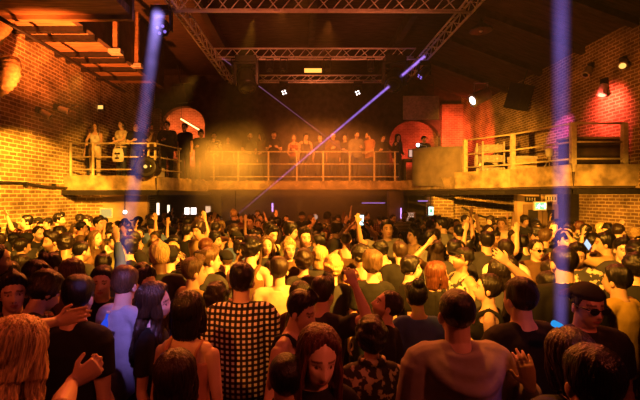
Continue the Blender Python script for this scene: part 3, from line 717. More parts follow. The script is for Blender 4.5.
def add_hand(mb, W, hd, thumb, curl, s, sc=1.):
    th = (thumb - hd * thumb.dot(hd)).normalized(); pn = hd.cross(th).normalized() * s
    c = W + hd * .015
    mb.loft([W - hd * .01, W + hd * .03, W + hd * .07, W + hd * .095], [(.026 * sc, .019 * sc), (.036 * sc, .016 * sc), (.042 * sc, .0145 * sc), (.040 * sc, .012 * sc)], th, 10, .5)
    for i, (o, l) in enumerate(((.031, .072), (.0105, .080), (-.0105, .074), (-.031, .058))):
        b = W + hd * (.088 - .005 * abs(i - 1)) + th * o * sc; spread = th * (.16 * (1.2 - i) * max(0, .6 - curl))
        d1 = (hd * math.cos(curl * .7) + pn * math.sin(curl * .7) + spread).normalized()
        d2 = (hd * math.cos(curl * 1.7) + pn * math.sin(curl * 1.7) + spread).normalized()
        m_ = b + d1 * l * .52; mb.loft([b - hd * .015, m_, m_ + d2 * l * .52], [(.0092 * sc,) * 2, (.0084 * sc,) * 2, (.0070 * sc,) * 2], th, 7, .8)
    b = W + hd * .028 + th * .026 * sc; d1 = (hd * .62 + th * .75 + pn * .25).normalized(); d2 = (hd * .9 + th * .28 + pn * (.2 + .4 * curl)).normalized()
    mb.loft([b - d1 * .012, b + d1 * .036, b + d1 * .036 + d2 * .034], [(.0125 * sc,) * 2, (.0105 * sc,) * 2, (.0085 * sc,) * 2], pn, 7, .8)

def thin(me, P, ratio):
    """fewer faces on trunk and limbs; the head and hands keep theirs"""
    v = get_v(me); keep = np.zeros(len(v), bool); c = np.array(P.H.translation)
    keep |= ((v - c) ** 2).sum(1) < .155 ** 2
    for (S, E, W, hd, thumb, curl, s) in P.arms: keep |= ((v - np.array(W + hd * .09)) ** 2).sum(1) < .12 ** 2
    o = bpy.data.objects.new('tmp', me); COL.objects.link(o); g = o.vertex_groups.new(name='g')
    g.add([int(i) for i in np.nonzero(~keep)[0]], 1., 'REPLACE')
    d = o.modifiers.new('d', 'DECIMATE'); d.ratio = min(1., ratio + .6 * keep.mean()); d.vertex_group = 'g'; d.vertex_group_factor = 1000
    dg = bpy.context.evaluated_depsgraph_get(); dg.update()
    out = bpy.data.meshes.new_from_object(o.evaluated_get(dg)); bpy.data.objects.remove(o); bpy.data.meshes.remove(me)
    out.polygons.foreach_set('use_smooth', [True] * len(out.polygons)); return out
def body_mesh(P, voxel, beard=0.):
    f = P.sex == 'f'; mb = MB(); b = P.bulk; L = P.L
    T = TORSO_F if f else TORSO_M
    def bend(z):                                  # legs stay, the trunk follows the lean above the hips
        return L if z > 1.0 else Matrix.Identity(4)
    mb.loft([bend(z) @ Vector((0, y, z)) for z, a, d, y in T], [(a * b, d * b) for z, a, d, y in T], (1, 0, 0), 20, .6)
    hp = P.H @ Vector((0, .012, -.03))
    mb.loft([L @ Vector((0, .014, 1.42)), P.neck + (P.neck - L @ Vector((0, .014, 1.42))) * .1, hp], [(.062, .060), (.050 if f else .059, .052 if f else .060), (.048 if f else .057, .052 if f else .058)], (1, 0, 0), 14, .5)
    for (S, E, W, hd, thumb, curl, s) in P.arms:
        r = .84 if f else 1.
        mb.loft([L @ Vector((s * .03, .018, 1.455 if not f else 1.43)), S + L.to_3x3() @ Vector((-s * .03, 0, .02))], [(.05 * r, .05 * r), (.052 * r, .052 * r)], (0, 1, 0), 12)
        mb.loft([S, S.lerp(E, .35), S.lerp(E, .75), E], [(.056 * r * b,) * 2, (.050 * r * b,) * 2, (.042 * r * b,) * 2, (.038 * r,) * 2], (0, 1, 0), 12)
        mb.loft([E, E.lerp(W, .3), E.lerp(W, .75), W], [(.040 * r,) * 2, (.043 * r * b,) * 2, (.032 * r,) * 2, (.026 * r, .026 * r)], (0, 1, 0), 12)
        add_hand(mb, W, hd, thumb, curl, s, .92 if f else 1.)
        hx = s * .09
        mb.loft([(hx, 0, .94), (hx * 1.03, -.01, .72), (hx * 1.06, -.012, .50), (hx * 1.08, .0, .34), (hx * 1.12, .015, .08)], [(.088 * b, .092 * b), (.075, .080), (.056, .060), (.055, .060), (.038, .042)], (1, 0, 0), 12, .5)
        mb.loft([(hx * 1.12, .05, .042), (hx * 1.15, -.05, .045), (hx * 1.3, -.17, .032)], [(.036, .040), (.042, .036), (.034, .022)], (1, 0, 0), 10, .8)
        if f: mb.ellip(L @ Vector((s * .072, -.088, 1.265)), (.062, .055, .060))
        mb.ellip(P.H @ Vector((s * .078, .012, -.018)), (.010, .020, .031), P.H.to_3x3() @ Matrix.Rotation(s * .35, 3, 'Z'))
    hv = np_T(P.H, HEADV[f]); mb.add([tuple(v) for v in hv], FH)
    me = eval_remesh(mb, voxel, 2, .4)
    me = thin(me, P, .24)
    v = get_v(me); col = np.ones((len(v), 4))
    p = np_T(P.H.inverted(), v); x, y, z = p[:, 0], p[:, 1], p[:, 2]; ax = np.abs(x); fr = y < -.04
    near = (np.abs(x) < .1) & (np.abs(z) < .14) & (y < .12) & (y > -.16)
    # blend the remeshed face towards the sculpted one already carried by the grid; then colours of lips, brows and eyes
    def put(mask, c): col[mask & near, :3] *= np.array(c)
    put(fr & (((ax / .024) ** 2 + ((z + .067) / .0105) ** 2) < 1), (.72, .38, .36))
    put(fr & (ax > .012) & (ax < .054) & (np.abs(z - .0285 - .004 * np.cos(ax * 60)) < (.0045 if f else .006)), (.22, .18, .16))
    eye = fr & ((((ax - .032) / .0145) ** 2 + ((z - .001) / .0058) ** 2) < 1); put(eye, (.95, 1.0, 1.1))
    put(fr & ((((ax - .032) / .0068) ** 2 + ((z - .001) / .0070) ** 2) < 1), (.06, .05, .05))
    put(fr & (np.abs(((ax - .032) / .019) ** 2 + ((z - .001) / .0105) ** 2 - 1) < .22) & (z > .002), (.4, .33, .33))
    put(fr & (((ax - .009) / .005) ** 2 + ((z + .043) / .004) ** 2 < 1), (.4, .3, .3))
    if beard:
        mk = sstep(-.028, -.055, -z * -1) if False else np.clip((-.035 - z + .25 * np.clip(ax - .03, 0, .05)) / .02, 0, 1) * near * (y < .0)
        mk = mk * (1 - ((ax < .02) & (np.abs(z + .067) < .009)))
        col[:, :3] *= (1 - beard * mk[:, None] * np.array([.8, .85, .88]))
    at_ = me.color_attributes.new('feature', 'FLOAT_COLOR', 'POINT'); at_.data.foreach_set('color', col.astype('f').ravel())
    return me

# ---- hair, caps, glasses: built once per style in the head's own frame
_hc = {}
def hair_mesh(style, f):
    key = (style, f)
    if key in _hc: return _hc[key]
    d, fs = sphere_dirs(64, 44); R = head_base(d, f); p = d * R[:, None]
    phi = np.arctan2(p[:, 0], -p[:, 1]); a = np.abs(phi); z = p[:, 2]
    XS = [0, .6, 1.0, 1.22, 1.42, 1.75, 2.2, 3.15]
    ZS = [.074, .069, .046, .012, -.03, -.012, -.06, -.078]
    if style == 'receding': ZS = [.088, .105, .075, .03, -.03, -.012, -.06, -.075]
    if style in ('bob', 'long', 'pony', 'bun', 'wavy'): ZS = [.076, .066, .04, .0, -.05, -.07, -.085, -.09]
    if style in ('bob', 'long', 'wavy'): ZS = [.096, .070, .03, -.03, -.10, -.10, -.10, -.10]
    if style == 'shaggy': ZS = [.060, .052, .03, -.01, -.06, -.05, -.08, -.09]
    z0 = np.interp(a, XS, ZS) + (0 if style in ('long', 'bob', 'wavy') else .003) * np.sin(phi * 17)
    mask = sstep(z0 - .006, z0 + .014, z)
    top = sstep(.0, .1, z)
    th = {'short': .010 + .016 * top, 'buzz': .005 + .002 * top, 'quiff': .008 + .018 * top, 'receding': .009 + .008 * top, 'curly': .026 + .012 * top,
          'shaggy': .020 + .016 * top, 'bob': .022 + .006 * top, 'long': .020 + .006 * top, 'wavy': .024 + .008 * top, 'pony': .010 + .006 * top, 'bun': .011 + .006 * top}[style]
    if style == 'quiff': th = th + .038 * np.exp(-((a) / .8) ** 2) * top * sstep(-.02, -.08, p[:, 1] * 1.) * 0 + .034 * np.exp(-(a / .9) ** 2) * top
    part = np.exp(-((p[:, 0] - .012) / .006) ** 2) * (z > .05) * (p[:, 1] < .07)
    if style in ('bob', 'long', 'wavy'): th = th - .010 * part
    streak = np.sin(phi * 31 + 3 * np.sin(z * 40 + phi * 3)) * .5 + np.sin(phi * 53 + 9 * z) * .5
    th = th * (1 + {'buzz': .0, 'curly': 0.}.get(style, .16) * streak * (np.sin(np.arccos(np.clip(d[:, 2], -1, 1))) ** .5))
    if style in ('short', 'quiff', 'receding'): th = th + (.0045 * wob(p * np.array([1, 1, .6]), 85., 21, 3) + .004 * wob(p, 40., 31, 2)) * sstep(-.04, .03, z)
    if style == 'curly': th = th + .011 * wob(p, 95., 5, 2)
    if style == 'shaggy': th = th + .008 * wob(p, 60., 9, 2)
    rr = R - .012 + mask * (.012 + th)
    v = d * rr[:, None]; mb = MB(); mb.add([tuple(q) for q in v], fs)
    if style in ('bob', 'long', 'wavy', 'pony', 'bun'):
        if style == 'bob':
            mb.loft([(0, .03, .03), (0, .048, -.05), (0, .052, -.13)], [(.09, .075), (.092, .062), (.078, .05)], (1, 0, 0), 20, .5)
            for s in (-1, 1): mb.loft([(s * .066, -.01, .04), (s * .082, -.03, -.04), (s * .076, -.035, -.12)], [(.022, .04), (.02, .042), (.016, .034)], (1, 0, 0), 10, .6)
        elif style in ('long', 'wavy'):
            k = 1.12 if style == 'wavy' else 1.
            mb.loft([(0, .03, .03), (0, .058, -.08), (0, .085, -.20), (0, .11, -.32), (0, .115, -.42)], [(.09, .07), (.092 * k, .05), (.10 * k, .04), (.098 * k, .034), (.07, .024)], (1, 0, 0), 22, .6)
            for s in (-1, 1): mb.loft([(s * .066, -.008, .05), (s * .086, -.028, -.05), (s * .092, -.03, -.17), (s * .10, -.05, -.29), (s * .09, -.065, -.37)], [(.02, .038), (.02 * k, .04), (.024 * k, .042), (.024 * k, .036), (.012, .02)], (1, 0, 0), 12, .6)
        elif style == 'pony':
            mb.ellip((0, .115, .045), (.026, .03, .028)); mb.loft([(0, .125, .05), (0, .165, -.0), (0, .165, -.10), (0, .15, -.2)], [(.022,) * 2, (.036, .034), (.034, .03), (.012, .012)], (1, 0, 0), 12)
        else: mb.ellip((0, .075, .125), (.05, .05, .042))
        me = eval_remesh(mb, .006, 3, .4); v = get_v(me); nrm = get_n(me)
        ang = np.arctan2(v[:, 0], -v[:, 1] + .03)
        w = np.sin(ang * 26 + 4 * np.sin(v[:, 2] * 16 + ang)) * .5 + np.sin(ang * 47 + v[:, 2] * 20) * .5
        amp = .0032 + .003 * (v[:, 2] < -.1)
        if style == 'wavy': v[:, 0] += .012 * np.sin(v[:, 2] * 34 + ang) * (v[:, 2] < -.08); amp = amp * 1.5
        v += nrm * (w * amp)[:, None]; set_v(me, v)
    else:
        me = mb.mesh('hair', True)
        if style == 'buzz': pass
    me.name = 'hair'; _hc[key] = me; return me
def cap_mesh(kind):
    if kind in _hc: return _hc[kind]
    d, fs = sphere_dirs(40, 28); R = head_base(d); p = d * R[:, None]
    mask = sstep(.046, .056, p[:, 2] + .03 * (p[:, 1] > .03))
    v = d * (R - .012 + mask * (.012 + .022))[:, None]; mb = MB(); mb.add([tuple(q) for q in v], fs)
    s = 1 if kind == 'backcap' else -1
    if kind != 'beanie':
        vs = []; n = 14
        for k in range(2):
            for i in range(n + 1):
                a = -1.0 + 2.0 * i / n
                for r_ in (.088, .165 - .02 * a * a):
                    vs.append((r_ * math.sin(a) * .95, s * (r_ * math.cos(a) + .012), .062 - (.012 if r_ > .1 else 0) - .006 * k - .018 * a * a))
        K = 2 * (n + 1); ff = []
        for i in range(n):
            q = (2 * i, 2 * i + 1, 2 * i + 3, 2 * i + 2); ff.append(q); ff.append(tuple(K + x for x in reversed(q))); ff.append((2 * i + 1, K + 2 * i + 1, K + 2 * i + 3, 2 * i + 3)); ff.append((2 * i, 2 * i + 2, K + 2 * i + 2, K + 2 * i))
        mb.add(vs, ff)
    me = mb.mesh('cap', True); _hc[kind] = me; return me
def glasses_mesh(dark):
    k = 'glasses%d' % dark
    if k in _hc: return _hc[k]
    mb = MB()
    for s in (-1, 1):
        if dark: mb.ellip((s * .034, -.104, .0), (.029, .006, .021))
        else:
            pts = [(s * .034 + .026 * math.cos(a), -.104, .019 * math.sin(a)) for a in np.linspace(0, 6.283, 17)]; mb.tube(pts, .0028, 6)
        mb.tube([(s * .062, -.098, .008), (s * .078, -.05, .008), (s * .083, .01, .004)], .0035, 6)
    mb.tube([(-.01, -.106, .006), (.01, -.106, .006)], .0035, 6)
    me = mb.mesh('sunglasses', True); _hc[k] = me; return me

def shirt_mesh(P, kind, voxel, seed=1):
    """kind: tee, long, tank, hoodie, shirt (collared, long sleeves)"""
    f = P.sex == 'f'; mb = MB(); b = P.bulk; L = P.L
    T = TORSO_F if f else TORSO_M; g = .012 if f else .020
    if kind == 'hoodie': g = .034
    zt = 1.48 if kind != 'tank' else 1.40
    rows = [(z, a, d, y) for z, a, d, y in T if z <= zt]
    if kind == 'tank': rows = [r for r in rows if r[0] < 1.37]
    pts = [(L if z > 1.0 else Matrix.Identity(4)) @ Vector((0, y, z)) for z, a, d, y in rows]
    rad = [((a + g) * b * (1.03 if not f and z < 1.2 else 1), (d + g) * b) for z, a, d, y in rows]
    mb.loft(pts, rad, (1, 0, 0), 22, .25)
    for (S, E, W, hd, thumb, curl, s) in P.arms:
        r = .84 if f else 1.
        gs = g * .8
        if kind == 'tank':
            zz = 0 if not f else -.027; mb.loft([L @ Vector((s * .09, -.116, 1.33 + zz)), L @ Vector((s * .098, -.075, 1.44 + zz)), L @ Vector((s * .1, .01, 1.486 + zz)), L @ Vector((s * .1, .088, 1.45 + zz)), L @ Vector((s * .09, .125, 1.33 + zz))], [(.026 if not f else .016, .020)] * 5, (1, 0, 0), 10)
            if f: mb.ellip(L @ Vector((s * .072, -.088, 1.262)), (.068, .062, .066))
            continue
        mb.loft([L @ Vector((s * .04, .018, 1.44 if not f else 1.415)), S + L.to_3x3() @ Vector((-s * .03, 0, .02)), S], [(.054 * r * b + gs, .056 * r * b + gs), (.056 * r * b + gs, .056 * r * b + gs), (.058 * r * b + gs, .058 * r * b + gs)], (0, 1, 0), 14)
        if f: mb.ellip(L @ Vector((s * .072, -.088, 1.262)), (.070, .064, .068))
        end = E if kind != 'tee' else S.lerp(E, .62)
        fl = .012 if kind == 'tee' else 0
        mb.loft([S, S.lerp(end, .5), end], [((.060 * r * b) + gs,) * 2, ((.052 * r * b) + gs + fl * .5,) * 2, ((.044 * r * b) + gs + fl,) * 2], (0, 1, 0), 12, .3)
        if kind != 'tee': mb.loft([E, E.lerp(W, .35), E.lerp(W, .92)], [((.041 * r) + gs,) * 2, ((.044 * r) + gs,) * 2, ((.029 * r) + gs * .8,) * 2], (0, 1, 0), 12, .3)
    if kind == 'hoodie':
        for w, z1, yo, r in ((.095, 1.462, .105, .036), (.125, 1.415, .152, .040), (.15, 1.355, .178, .046), (.13, 1.30, .178, .036)):
            pts = []; n = 15
            for k in range(n):
                t = -1.75 + 3.5 * k / (n - 1)
                pts.append(L @ Vector((w * math.sin(t), .01 + yo * math.cos(t), z1 + (1.478 - z1) * (1 - max(0, math.cos(t))) ** 1.0)))
            mb.loft(pts, [(r * .8, r)] * n, (0, 0, 1), 10)
        mb.ellip(L @ Vector((0, .12, 1.39)), (.14, .055, .09))
    if kind == 'shirt':
        n = 18
        pts = [L @ Vector((.078 * math.sin(a), .012 - .074 * math.cos(a), 1.478 + .016 * (1 - math.cos(a)) / 2)) for a in np.linspace(.35, 6.283 - .35, n)]
        mb.loft(pts, [(.022, .012)] * n, (0, 0, 1), 8)
    me = eval_remesh(mb, voxel, 3, .5)
    v = get_v(me); nrm = get_n(me)
    fz = .0065 if kind != 'hoodie' else .009
    w = wob(v * np.array([1, 1, .7]), 16., seed, 3); w = np.sign(w) * np.abs(w) ** .8
    v += nrm * (w * fz - .001)[:, None]; set_v(me, v); me.name = 'shirt'
    return me
_tc = {}
def trousers_mesh(sex, bulk):
    k = (sex, round(bulk, 2))
    if k in _tc: return _tc[k]
    mb = MB(); T = [r for r in (TORSO_F if sex == 'f' else TORSO_M) if r[0] < 1.0]
    mb.loft([(0, y, z) for z, a, d, y in T], [((a + .012) * bulk, (d + .012) * bulk) for z, a, d, y in T], (1, 0, 0), 18, .5)
    for s in (-1, 1):
        hx = s * .09
        mb.loft([(hx, 0, .94), (hx * 1.03, -.01, .72), (hx * 1.06, -.012, .50), (hx * 1.08, .0, .34), (hx * 1.12, .012, .07)], [(.096 * bulk, .102 * bulk), (.086, .092), (.070, .074), (.068, .074), (.058, .062)], (1, 0, 0), 14, .3)
    me = eval_remesh(mb, .014, 3, .5); v = get_v(me); nrm = get_n(me); v += nrm * (wob(v, 22., 4, 2) * .004)[:, None]; set_v(me, v)
    me.name = 'trousers'; _tc[k] = me; return me

SKIN = {'fair': skin_mat('fair skin', (.72, .47, .36)), 'mid': skin_mat('mid skin', (.58, .36, .25)), 'tan': skin_mat('tanned skin', (.42, .25, .16)), 'dark': skin_mat('dark skin', (.17, .09, .06))}
HAIR = {'black': hair_mat('black hair', (.006, .005, .005)), 'dark': hair_mat('dark brown hair', (.013, .009, .007)), 'brown': hair_mat('brown hair', (.028, .016, .010)), 'red': hair_mat('auburn hair', (.09, .028, .013)), 'blond': hair_mat('blond hair', (.62, .43, .20)), 'fairbrown': hair_mat('light brown hair', (.10, .06, .032))}
CL = {'black': (.012, .012, .013), 'charcoal': (.045, .045, .05), 'grey': (.22, .22, .22), 'white': (.72, .71, .68), 'navy': (.02, .03, .08), 'red': (.34, .04, .03), 'tan': (.48, .34, .18), 'mustard': (.52, .34, .07), 'brown': (.13, .075, .04),
      'olive': (.13, .13, .06), 'blue': (.08, .14, .34), 'lilac': (.34, .33, .42), 'cream': (.62, .55, .42), 'coral': (.55, .26, .18), 'taupe': (.31, .26, .26)}
def cloth(c):
    if c == 'gingham':
        if c not in _mc: _mc[c] = stripes_mat('black and white gingham', 'gingham', .0375, [(.008, .008, .009), (.035, .033, .03), (.92, .90, .86)], .48)
        return _mc[c]
    if c == 'plaid':
        if c not in _mc: _mc[c] = stripes_mat('dark red plaid', 'plaid', .07, [(.03, .012, .012), (.16, .03, .025), (.55, .42, .38)], .72)
        return _mc[c]
    if c == 'hoops':
        if c not in _mc: _mc[c] = stripes_mat('striped knit', 'hoops', .035, [(.03, .03, .035), (.6, .56, .5)], .5)
        return _mc[c]
    if c == 'print':
        if c not in _mc:
            m, nt, out = new_mat('dark print with pale blotches'); b = pbsdf(nt, out, (.05, .05, .05), .8); nz, cr = vary(nt, b, (.3, .26, .2), .9, 16., (1, 1, 1), .2)
            cr.color_ramp.elements[0].position = .52; cr.color_ramp.elements[1].position = .56; cr.color_ramp.elements[0].color = (.03, .03, .032, 1); cr.color_ramp.elements[1].color = (.6, .5, .36, 1); _mc[c] = m
        return _mc[c]
    return cloth_mat(c + ' cloth', CL[c])
M_JEAN = cloth_mat('dark denim', (.035, .045, .08)); M_LENS = simple('sunglass lens', (.01, .01, .012), .08, 0, .1)

def child(name, me, mat, root, M=None):
    o = bpy.data.objects.new(name, me); COL.objects.link(o); o.parent = root
    if M is not None: o.matrix_local = M
    if not me.materials: me.materials.append(None)
    o.material_slots[0].link = 'OBJECT'; o.material_slots[0].material = mat
    return o
def build_person(P, voxel, top='tee', hair='short', cap=None, glasses=None, beard=0., seed=1, trousers=True):
    me = body_mesh(P, voxel, beard); me.name = 'person'
    root = bpy.data.objects.new('person', me); COL.objects.link(root); me.materials.append(None)
    root.material_slots[0].link = 'OBJECT'; root.material_slots[0].material = SKIN['fair']
    if top: child('shirt', shirt_mesh(P, top, max(voxel * 1.5, .0105), seed), cloth('black'), root)
    if trousers: child('trousers', trousers_mesh(P.sex, P.bulk), M_JEAN, root)
    if hair: child('hair', hair_mesh(hair, P.sex == 'f'), HAIR['dark'], root, P.H)
    if cap: child('cap', cap_mesh(cap), cloth('black'), root, P.H)
    if glasses: child('sunglasses' if glasses == 2 else 'glasses', glasses_mesh(glasses == 2), M_LENS, root, P.H)
    return root
def dress(root, skin, haircol, topcol, capcol=None):
    root.material_slots[0].material = SKIN[skin]
    for c in root.children:
        k = c.name.split('.')[0]
        if k == 'hair': c.material_slots[0].material = HAIR[haircol]
        elif k == 'shirt': c.material_slots[0].material = cloth(topcol)
        elif k == 'cap' and capcol: c.material_slots[0].material = cloth(capcol)
PEOPLE = []      # (px, py, Y, key, head half-width px) of everyone placed
CROWD = 'people packed on the dance floor'; GALL = 'people standing along the balconies'
def place(root, P, px, py, Y, yaw, scale=None, base=0., key=None, group=CROWD):
    """put the head's centre at pixel (px, py) at distance Y, feet on the floor"""
    hp = at(px, py, Y); hl = P.H.translation
    s = scale or max(.86, min(1.14, (hp.z - base) / hl.z))
    R = Matrix.Rotation(math.radians(yaw), 3, 'Z')
    off = R @ (hl * s)
    root.location = (hp.x - off.x, hp.y - off.y, base + .002); root.rotation_euler = (0, 0, math.radians(yaw)); root.scale = (s, s, s)
    PEOPLE.append((px, py, Y, key, .085 * F / Y))
    return s
def local_of(px, py, Yw, hx, hy, Y, yaw, hl, base=0.):
    """a wrist point at pixel (px, py), distance Yw, in the frame of the person whose head is at (hx, hy, Y)"""
    hp = at(hx, hy, Y); s = max(.86, min(1.14, (hp.z - base) / hl.z)); R = Matrix.Rotation(math.radians(yaw), 3, 'Z')
    off = R @ (hl * s); o = Vector((hp.x - off.x, hp.y - off.y, base))
    return (R.inverted() @ (at(px, py, Yw) - o)) / s

NH = 0
def hero(px, py, Y, yaw, label, key, sex='m', hair='short', hc='dark', skin='fair', top='tee', tc='black', arms=('down', 'down'), head=(0, 0, 0), lean=(0, 0), cap=None, capcol='black', glasses=None, beard=0., bulk=1., voxel=None, base=0., group=CROWD):
    """arms entries may be ('px', wrist px, py, Y, pole, thumb, curl[, hand dir]) in the picture's directions"""
    global NH; NH += 1
    voxel = voxel or (.0055 if Y < 2.3 else .0068 if Y < 3.2 else .008 if Y < 4.3 else .010)
    P0 = make_pose(sex, lean, head, ('down', 'down'), bulk); hl = P0.H.translation
    Ri = Matrix.Rotation(math.radians(-yaw), 3, 'Z'); aa = []
    for a in arms:
        if not isinstance(a, str):
            t = ['to', local_of(a[1], a[2], a[3], px, py, Y, yaw, hl, base), Ri @ Vector(a[4]), Ri @ Vector(a[5]), a[6] if len(a) > 6 else .3]
            if len(a) > 7: t.append(Ri @ Vector(a[7]))
            aa.append(tuple(t))
        else: aa.append(a)
    P = make_pose(sex, lean, head, tuple(aa), bulk)
    r = build_person(P, voxel, top, hair, cap, glasses, beard, NH, True)
    dress(r, skin, hc, tc, capcol); place(r, P, px, py, Y, yaw, None, base, key, group)
    tag(r, label, 'person', group)
    return r, P
# ---- the people who can be told apart, nearest first: head pixel (x, y), distance, yaw (0 = facing the camera, 90 = facing picture right)
UPK = (0, .3, -1)
hero(242, 282, 3.1, 180, 'person in a black and white checked shirt seen from behind', 'the checked shirt', hair='short', hc='black', top='shirt', tc='gingham', bulk=1.06)
hero(456, 314, 2.15, 182, 'person in a taupe hooded top with the hood down, seen from behind, one hand raised', 'the hooded top', hair='buzz', hc='dark', top='hoodie', tc='taupe', arms=('down', ('px', 530, 388, 2.0, (.4, 0, -1), (-.6, 0, .3), .35, (-.15, .1, 1))), bulk=1.05)
hero(319, 358, 1.85, 14, 'person in a black top facing the camera, head tipped down, near the bottom edge', 'the person looking down', sex='f', hair='long', hc='red', skin='fair', top='tee', tc='black', head=(0, 14, 4), voxel=.0045)
hero(286, 379, 1.85, 186, 'person in black in front of the checked shirt, only the dark head showing', 'the dark head at the bottom edge', hair='buzz', hc='black', skin='tan', top='tee', tc='black')
hero(371, 339, 2.55, 184, 'person in a mottled brown collared jacket seen from behind, face turned away', 'the mottled jacket', sex='f', hair='curly', hc='black', skin='mid', top='shirt', tc='print', bulk=1.1)
hero(387, 306, 3.0, -100, 'person in black with the head tipped back, in profile behind the mottled jacket', 'the tipped-back head', hair='buzz', hc='dark', skin='fair', top='tee', tc='black', head=(0, -24, 0), beard=.8)
hero(302, 312, 2.75, 62, 'person in a black sleeveless top in profile, facing toward the raised forearm', 'the sleeveless top', hair='quiff', hc='black', skin='fair', top='tank', tc='black', head=(0, 10, 0), lean=(6, 0))
hero(324, 294, 3.2, 140, 'person in a dark top with one bare forearm held straight up', 'the raised forearm', hair='quiff', hc='dark', skin='fair', top='tee', tc='charcoal', arms=('down', ('px', 355, 286, 3.0, (.5, -.8, -.6), (-1, 0, 0), .2)))
hero(519, 299, 2.6, 196, 'broad person in a black t-shirt seen from behind, near the upright violet beam', 'the broad black t-shirt', hair='receding', hc='dark', skin='fair', top='tee', tc='black', bulk=1.16)
hero(588, 306, 2.55, -6, 'person in black wearing dark sunglasses and a backwards cap', 'the sunglasses and cap', hair='buzz', hc='black', skin='tan', top='tee', tc='black', cap='backcap', glasses=2, bulk=1.08, head=(8, 6, 0))
hero(616, 281, 3.5, 206, 'person in a mustard t-shirt seen from behind beside the sunglasses and cap', 'the mustard t-shirt', hair='short', hc='black', skin='mid', top='tee', tc='mustard')
hero(571, 360, 1.85, 172, 'person in a dark top with head bowed, back to the camera, at the bottom edge', 'the bowed head', sex='f', hair='bob', hc='brown', skin='fair', top='tee', tc='charcoal', head=(0, 10, 8), voxel=.005)
hero(591, 384, 1.5, 176, 'person in black right in front of the bowed head, dark back of the head only', 'the dark head by the bowed head', hair='short', hc='black', skin='mid', top='tee', tc='black')
hero(17, 356, 1.65, 125, 'person in black with pale loose hair at the bottom corner, arms around a neighbour', 'the pale loose hair', sex='f', hair='wavy', hc='blond', skin='fair', top='tee', tc='black', arms=(('px', 56, 322, 2.1, (-.5, -.2, .6), (0, 0, 1), .5, (1, .5, .25)), ('px', 72, 383, 1.62, (0, -1, -.2), (0, 0, 1), 1.25, (.8, .3, .5))), head=(40, 16, 0), voxel=.005)
hero(79, 298, 2.65, 158, 'person in a black t-shirt seen from behind with a pale arm laid on the shoulder', 'the black t-shirt with an arm on it', hair='short', hc='black', skin='fair', top='tee', tc='black', bulk=1.12, head=(22, 8, 0))
hero(13, 294, 2.9, 38, 'person in a dark red plaid shirt frowning, facing the camera at the picture edge', 'the red plaid shirt', hair='quiff', hc='dark', skin='fair', top='tee', tc='plaid')
hero(46, 293, 3.0, 130, 'person in charcoal leaning in, between the red plaid shirt and the black t-shirt', 'the leaning charcoal top', hair='shaggy', hc='black', skin='fair', top='tee', tc='charcoal', head=(10, 18, 10), lean=(12, 0))
hero(36, 277, 3.6, 70, 'person in a dark top in profile behind the red plaid shirt', 'the profile behind the plaid', sex='f', hair='long', hc='dark', skin='fair', top='tee', tc='charcoal', head=(0, 10, 6))
hero(51, 267, 4.3, -26, 'person in a brown top looking down, facing the camera, behind the plaid shirt', 'the down-looking brown top', hair='quiff', hc='black', skin='fair', top='tee', tc='brown', head=(-10, 16, 0))
hero(73, 274, 3.75, 172, 'person in a brown top seen from behind just behind the black t-shirt', 'the brown top', sex='f', hair='bob', hc='fairbrown', skin='fair', top='tee', tc='brown')
hero(126, 285, 3.1, 150, 'person in a lilac-grey jacket lit violet beside the slanting beam', 'the violet-lit jacket', hair='short', hc='fairbrown', skin='fair', top='long', tc='lilac', head=(15, 6, 0), bulk=.92)
hero(156, 303, 2.85, 96, 'laughing person in a black top in profile, behind the bare shoulders', 'the laughing profile', sex='f', hair='wavy', hc='brown', skin='fair', top='tee', tc='black', head=(0, 4, -4))
hero(146, 284, 3.6, 62, 'person in a dark shirt looking sternly across, between the violet-lit jacket and the laughing profile', 'the stern look', hair='quiff', hc='black', skin='fair', top='tee', tc='charcoal')
hero(189, 313, 2.6, 168, 'person in a thin coral top with bare shoulders, seen from behind beside checked shirt', 'the bare shoulders', sex='f', hair='bob', hc='black', skin='fair', top='tank', tc='coral')
hero(176, 378, 1.9, 178, 'person in a dark brown top at the bottom edge in front of the bare shoulders', 'the brown top at the bottom edge', sex='f', hair='bob', hc='brown', skin='mid', top='tee', tc='brown')
hero(217, 300, 3.35, 176, 'person in black squeezed between the bare shoulders and the checked shirt', 'the squeezed-in head', sex='f', hair='curly', hc='dark', skin='mid', top='tee', tc='black')
hero(195, 273, 3.8, 132, 'person in a tan top turned away toward the stage, behind the bare shoulders', 'the tan top', hair='quiff', hc='fairbrown', skin='fair', top='tee', tc='tan', head=(-14, 0, 0))
hero(279, 271, 3.95, 180, 'person in a bright cream t-shirt seen from behind, right of the checked shirt', 'the cream t-shirt', hair='short', hc='brown', skin='fair', top='tee', tc='cream', bulk=.9)
hero(320, 257, 5.1, 176, 'person in a dark top with the brightly lit pale back of the head', 'the brightest back of a head', sex='f', hair='bob', hc='blond', skin='fair', top='tee', tc='charcoal')
hero(267, 246, 5.7, 8, 'person in a dark top facing the camera, face brightly lit, behind the cream t-shirt', 'the bright face', sex='f', hair='long', hc='fairbrown', skin='fair', top='tee', tc='charcoal')
hero(289, 250, 5.5, 22, 'person in brown, brightly lit face turned a little aside, next to the bright face', 'the second bright face', hair='quiff', hc='blond', skin='fair', top='tee', tc='brown')
hero(304, 262, 4.7, 178, 'person in charcoal with a lit halo of hair, behind the sleeveless top', 'the lit halo of hair', sex='f', hair='curly', hc='brown', skin='fair', top='tee', tc='charcoal')
hero(333, 269, 4.4, 176, 'person in a dark top with a frizzy lit head, behind the raised forearm', 'the frizzy lit head', sex='f', hair='curly', hc='blond', skin='fair', top='tee', tc='charcoal')
hero(372, 265, 4.2, 184, 'person in black with shaggy lit hair seen from behind, behind the tipped-back head', 'the shaggy lit hair', sex='f', hair='shaggy', hc='fairbrown', skin='fair', top='tee', tc='black')
